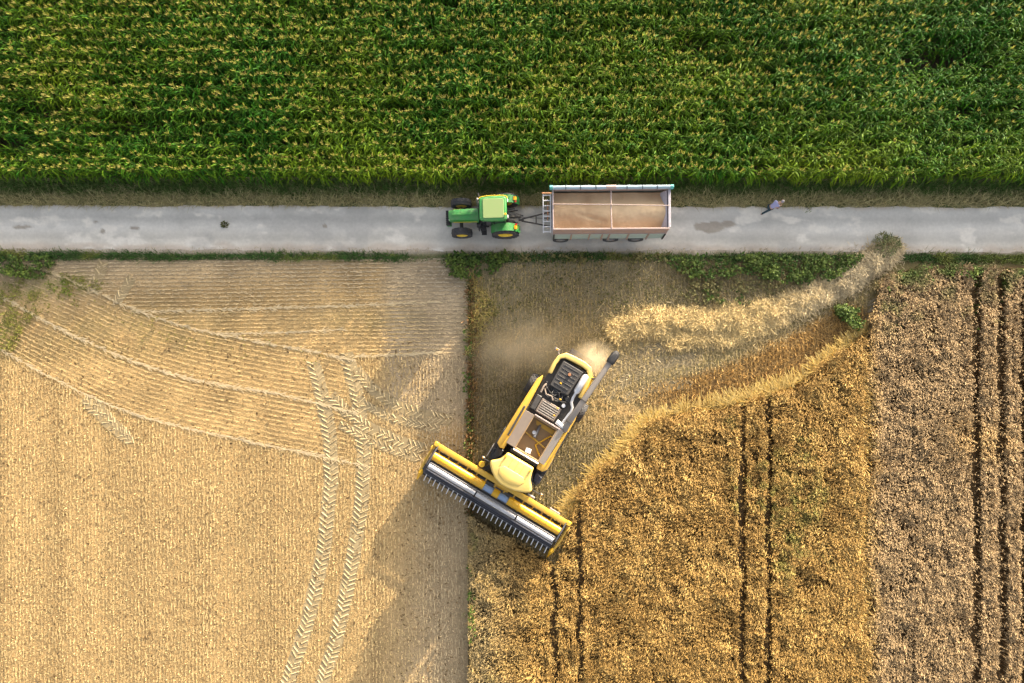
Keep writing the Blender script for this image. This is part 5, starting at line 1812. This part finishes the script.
def make_person():
    f = P(764.8, 211.3)
    t = empty('person', (f.x, f.y, 0.012), math.radians(18))
    tag(t, 'person in lavender shirt and dark trousers walking bent forward by the road edge', 'person')
    # local: +X ahead, +Y left; walking, body bent forward, looking down, hands in front of the belly
    hip = (0.02, 0, 0.92)
    chest = (0.26, 0, 1.25)
    neck = (0.42, 0, 1.42)
    V = [hip, (0.12, 0, 1.08), chest, neck, (0.50, 0, 1.50), (0.56, 0, 1.58), (0.60, 0, 1.66)]
    E = [(0, 1), (1, 2), (2, 3), (3, 4), (4, 5), (5, 6)]
    R = [(0.15, 0.11), (0.14, 0.11), (0.17, 0.12), (0.07, 0.065), (0.075, 0.085), (0.082, 0.10), (0.06, 0.075)]
    for s, (kn, an, to) in ((1, ((0.24, 0.11, 0.50), (0.16, 0.12, 0.09), (0.36, 0.13, 0.04))), (-1, ((-0.02, -0.10, 0.48), (-0.34, -0.12, 0.14), (-0.18, -0.13, 0.04)))):
        b = len(V)
        V += [(0.04, s * 0.10, 0.88), kn, an, to]
        E += [(0, b), (b, b + 1), (b + 1, b + 2), (b + 2, b + 3)]
        R += [(0.10, 0.10), (0.062, 0.062), (0.042, 0.042), (0.035, 0.03)]
        b = len(V)
        V += [(0.30, s * 0.19, 1.30), (0.36, s * 0.25, 1.05), (0.56, s * 0.14, 1.00), (0.64, s * 0.11, 1.00), (0.70, s * 0.10, 0.99)]
        E += [(2, b), (b, b + 1), (b + 1, b + 2), (b + 2, b + 3), (b + 3, b + 4)]
        R += [(0.065, 0.065), (0.045, 0.045), (0.03, 0.03), (0.038, 0.022), (0.03, 0.018)]
        base = V[-1]
        for k in range(4):
            b2 = len(V)
            y = base[1] + (k - 1.5) * 0.021
            V += [(0.735, y, 0.985), (0.765, y, 0.965 - 0.004 * abs(k - 1.5)), (0.775, y, 0.945)]
            E += [(b + 4, b2), (b2, b2 + 1), (b2 + 1, b2 + 2)]
            R += [0.0095, 0.009, 0.0075]
        b2 = len(V)
        V += [(0.66, s * 0.11 - s * 0.045, 0.995), (0.70, s * 0.11 - s * 0.06, 0.985)]
        E += [(b + 3, b2), (b2, b2 + 1)]
        R += [0.011, 0.009]
    body = skinned('body', V, E, R, M_SKIN, t)
    # nose and ears belong to the face; eyes and mouth
    MB().tube([(0.655, 0, 1.59), (0.695, 0, 1.565)], [0.012, 0.018], 8).build('nose', M_SKIN, t, smooth=True)
    for s in (-1, 1):
        MB().tube([(0.545, s * 0.085, 1.60), (0.54, s * 0.10, 1.60)], [0.03, 0.022], 8).build('ear', M_SKIN, t, smooth=True)
        MB().tube([(0.648, s * 0.033, 1.618), (0.658, s * 0.033, 1.615)], 0.011, 8).build('eye', M_BLACK, t, smooth=True)
    MB().tube([(0.648, -0.025, 1.525), (0.652, 0, 1.52), (0.648, 0.025, 1.525)], 0.006, 6).build('mouth', M_RED, t)
    # hair cap over the crown and back of the head
    bm = bmesh.new()
    bmesh.ops.create_icosphere(bm, subdivisions=3, radius=1.0)
    kill = [v for v in bm.verts if v.co.x * 0.8 - v.co.z * 0.6 > 0.30]
    bmesh.ops.delete(bm, geom=kill, context='VERTS')
    for v in bm.verts:
        v.co = Vector((0.565 + v.co.x * 0.112, v.co.y * 0.098, 1.625 + v.co.z * 0.115)) + Vector((0, 0, 0.004 * math.sin(40 * v.co.x + 30 * v.co.y)))
    me = bpy.data.meshes.new('hair')
    bm.to_mesh(me)
    bm.free()
    me.materials.append(M_HAIR)
    for p in me.polygons:
        p.use_smooth = True
    part('hair', me, t)
    # shirt
    V = [(0.03, 0, 0.94), (0.12, 0, 1.08), (0.26, 0, 1.25), (0.385, 0, 1.385)]
    E = [(0, 1), (1, 2), (2, 3)]
    R = [(0.172, 0.135), (0.168, 0.135), (0.195, 0.145), (0.10, 0.09)]
    for s in (-1, 1):
        b = len(V)
        V += [(0.30, s * 0.20, 1.30), (0.345, s * 0.24, 1.12)]
        E += [(2, b), (b, b + 1)]
        R += [(0.088, 0.088), (0.075, 0.075)]
    skinned('shirt', V, E, R, M_SHIRT, t)
    V = [(0.02, 0, 0.95)]
    E, R = [], [(0.165, 0.128)]
    for s, (kn, an) in ((1, ((0.24, 0.11, 0.50), (0.165, 0.12, 0.11))), (-1, ((-0.02, -0.10, 0.48), (-0.33, -0.12, 0.16)))):
        b = len(V)
        V += [(0.04, s * 0.10, 0.86), kn, an]
        E += [(0, b), (b, b + 1), (b + 1, b + 2)]
        R += [(0.115, 0.115), (0.082, 0.082), (0.062, 0.062)]
    skinned('trousers', V, E, R, M_JEANS, t)
    for s, an, to in ((1, (0.14, 0.12, 0.055), (0.38, 0.13, 0.045)), (-1, (-0.37, -0.12, 0.12), (-0.16, -0.13, 0.04))):
        skinned('shoe', [an, ((an[0] + to[0]) / 2, (an[1] + to[1]) / 2, (an[2] + to[2]) / 2 + 0.005), to], [(0, 1), (1, 2)], [(0.05, 0.05), (0.052, 0.045), (0.048, 0.035)], M_SHOE, t)


make_tractor()
make_trailer()
make_combine()
make_person()


# ------------------------------------------------------------------ dust thrown up behind the combine
def dust_mat(DUST):
    m = bpy.data.materials.new('chaff dust')
    m.use_nodes = True
    nt = m.node_tree
    nt.nodes.remove(nt.nodes['Principled BSDF'])
    v = N(nt, 'ShaderNodeVolumePrincipled')
    v.inputs['Color'].default_value = (0.90, 0.78, 0.58, 1)
    v.inputs['Anisotropy'].default_value = 0.2
    tc = N(nt, 'ShaderNodeTexCoord')
    n1 = N(nt, 'ShaderNodeTexNoise')
    n1.inputs['Scale'].default_value = 1.6
    n1.inputs['Detail'].default_value = 4
    nt.links.new(tc.outputs['Object'], n1.inputs['Vector'])
    ln = N(nt, 'ShaderNodeVectorMath', operation='LENGTH')
    nt.links.new(tc.outputs['Object'], ln.inputs[0])
    fall = N(nt, 'ShaderNodeMapRange')
    fall.inputs['From Min'].default_value = 1.0
    fall.inputs['From Max'].default_value = 0.1
    nt.links.new(ln.outputs['Value'], fall.inputs['Value'])
    ra = N(nt, 'ShaderNodeMapRange')
    ra.inputs['From Min'].default_value = 0.35
    ra.inputs['From Max'].default_value = 0.75
    nt.links.new(n1.outputs['Fac'], ra.inputs['Value'])
    mu = N(nt, 'ShaderNodeMath', operation='MULTIPLY')
    pw = N(nt, 'ShaderNodeMath', operation='POWER')
    pw.inputs[1].default_value = 1.8
    nt.links.new(fall.outputs['Result'], pw.inputs[0])
    nt.links.new(pw.outputs[0], mu.inputs[0])
    nt.links.new(ra.outputs['Result'], mu.inputs[1])
    m2 = N(nt, 'ShaderNodeMath', operation='MULTIPLY')
    m2.inputs[1].default_value = DUST
    nt.links.new(mu.outputs[0], m2.inputs[0])
    nt.links.new(m2.outputs[0], v.inputs['Density'])
    nt.links.new(v.outputs[0], nt.nodes['Material Output'].inputs['Volume'])
    m.cycles.volume_step_rate = 1.0 if hasattr(m.cycles, 'volume_step_rate') else 1.0
    return m


def make_dust():
    for (px, py, z, sx, sy, sz, dn, lab) in ((588, 360, 1.3, 1.9, 1.5, 1.2, 4.2, 'pale dust cloud blowing out behind the combine rear hood'), (524, 346, 1.0, 4.6, 2.6, 1.0, 1.7, 'thin veil of dust drifting left of the combine rear')):
        bm = bmesh.new()
        bmesh.ops.create_icosphere(bm, subdivisions=3, radius=1.0)
        me = bpy.data.meshes.new('dust_cloud')
        bm.to_mesh(me)
        bm.free()
        me.materials.append(dust_mat(dn))
        o = link(bpy.data.objects.new('dust_cloud', me))
        p = P(px, py, z)
        o.location = p
        o.scale = (sx, sy, sz)
        o.rotation_euler = (0, 0, math.radians(25))
        tag(o, lab, 'dust', kind='stuff')


make_dust()

# ------------------------------------------------------------------ light, sky, camera
EL = math.radians(10.8)
AZ = math.atan2(0.54, 0.84)         # sun stands up and to the right in the plan
sun = bpy.data.lights.new('sun', 'SUN')
sun.energy = 3.3
sun.angle = math.radians(0.6)
sun.color = (1.0, 0.84, 0.61)
so = link(bpy.data.objects.new('sun', sun))
d = Vector((math.sin(AZ) * math.cos(EL), math.cos(AZ) * math.cos(EL), math.sin(EL)))
so.rotation_euler = d.to_track_quat('Z', 'Y').to_euler()
so.location = (30, 40, 60)

W = bpy.data.worlds.new('World')
SC.world = W
W.use_nodes = True
nt = W.node_tree
sky = N(nt, 'ShaderNodeTexSky')
sky.sky_type = 'NISHITA'
sky.sun_disc = False
sky.sun_elevation = EL
sky.sun_rotation = AZ
sky.dust_density = 4.0
sky.air_density = 0.6
sky.ozone_density = 0.3
hz = N(nt, 'ShaderNodeHueSaturation')      # thin high haze: a paler sky
hz.inputs['Saturation'].default_value = 0.38
nt.links.new(sky.outputs[0], hz.inputs['Color'])
nt.links.new(hz.outputs[0], nt.nodes['Background'].inputs['Color'])
nt.nodes['Background'].inputs['Strength'].default_value = 0.118

cam = bpy.data.cameras.new('camera')
cam.sensor_width = 36.0
cam.lens = F / 1024 * 36.0
cam.shift_x = (512 - NX) / 1024
cam.shift_y = (NY - 341.5) / 1024
cam.clip_end = 2000
co = link(bpy.data.objects.new('camera', cam))
co.location = (0, 0, H)
co.rotation_euler = (0, 0, 0)
SC.camera = co

SC.view_settings.view_transform = 'Standard'
SC.view_settings.look = 'None'
SC.view_settings.exposure = 2.2
SC.view_settings.gamma = 1.0
SC.view_settings.use_curve_mapping = False
SC.render.engine = 'CYCLES'
SC.cycles.use_denoising = True
SC.cycles.denoiser = 'OPENIMAGEDENOISE'
SC.cycles.denoising_input_passes = 'RGB_ALBEDO_NORMAL'
SC.cycles.denoising_prefilter = 'ACCURATE'
SC.cycles.max_bounces = 6
SC.cycles.diffuse_bounces = 3
SC.cycles.volume_bounces = 1
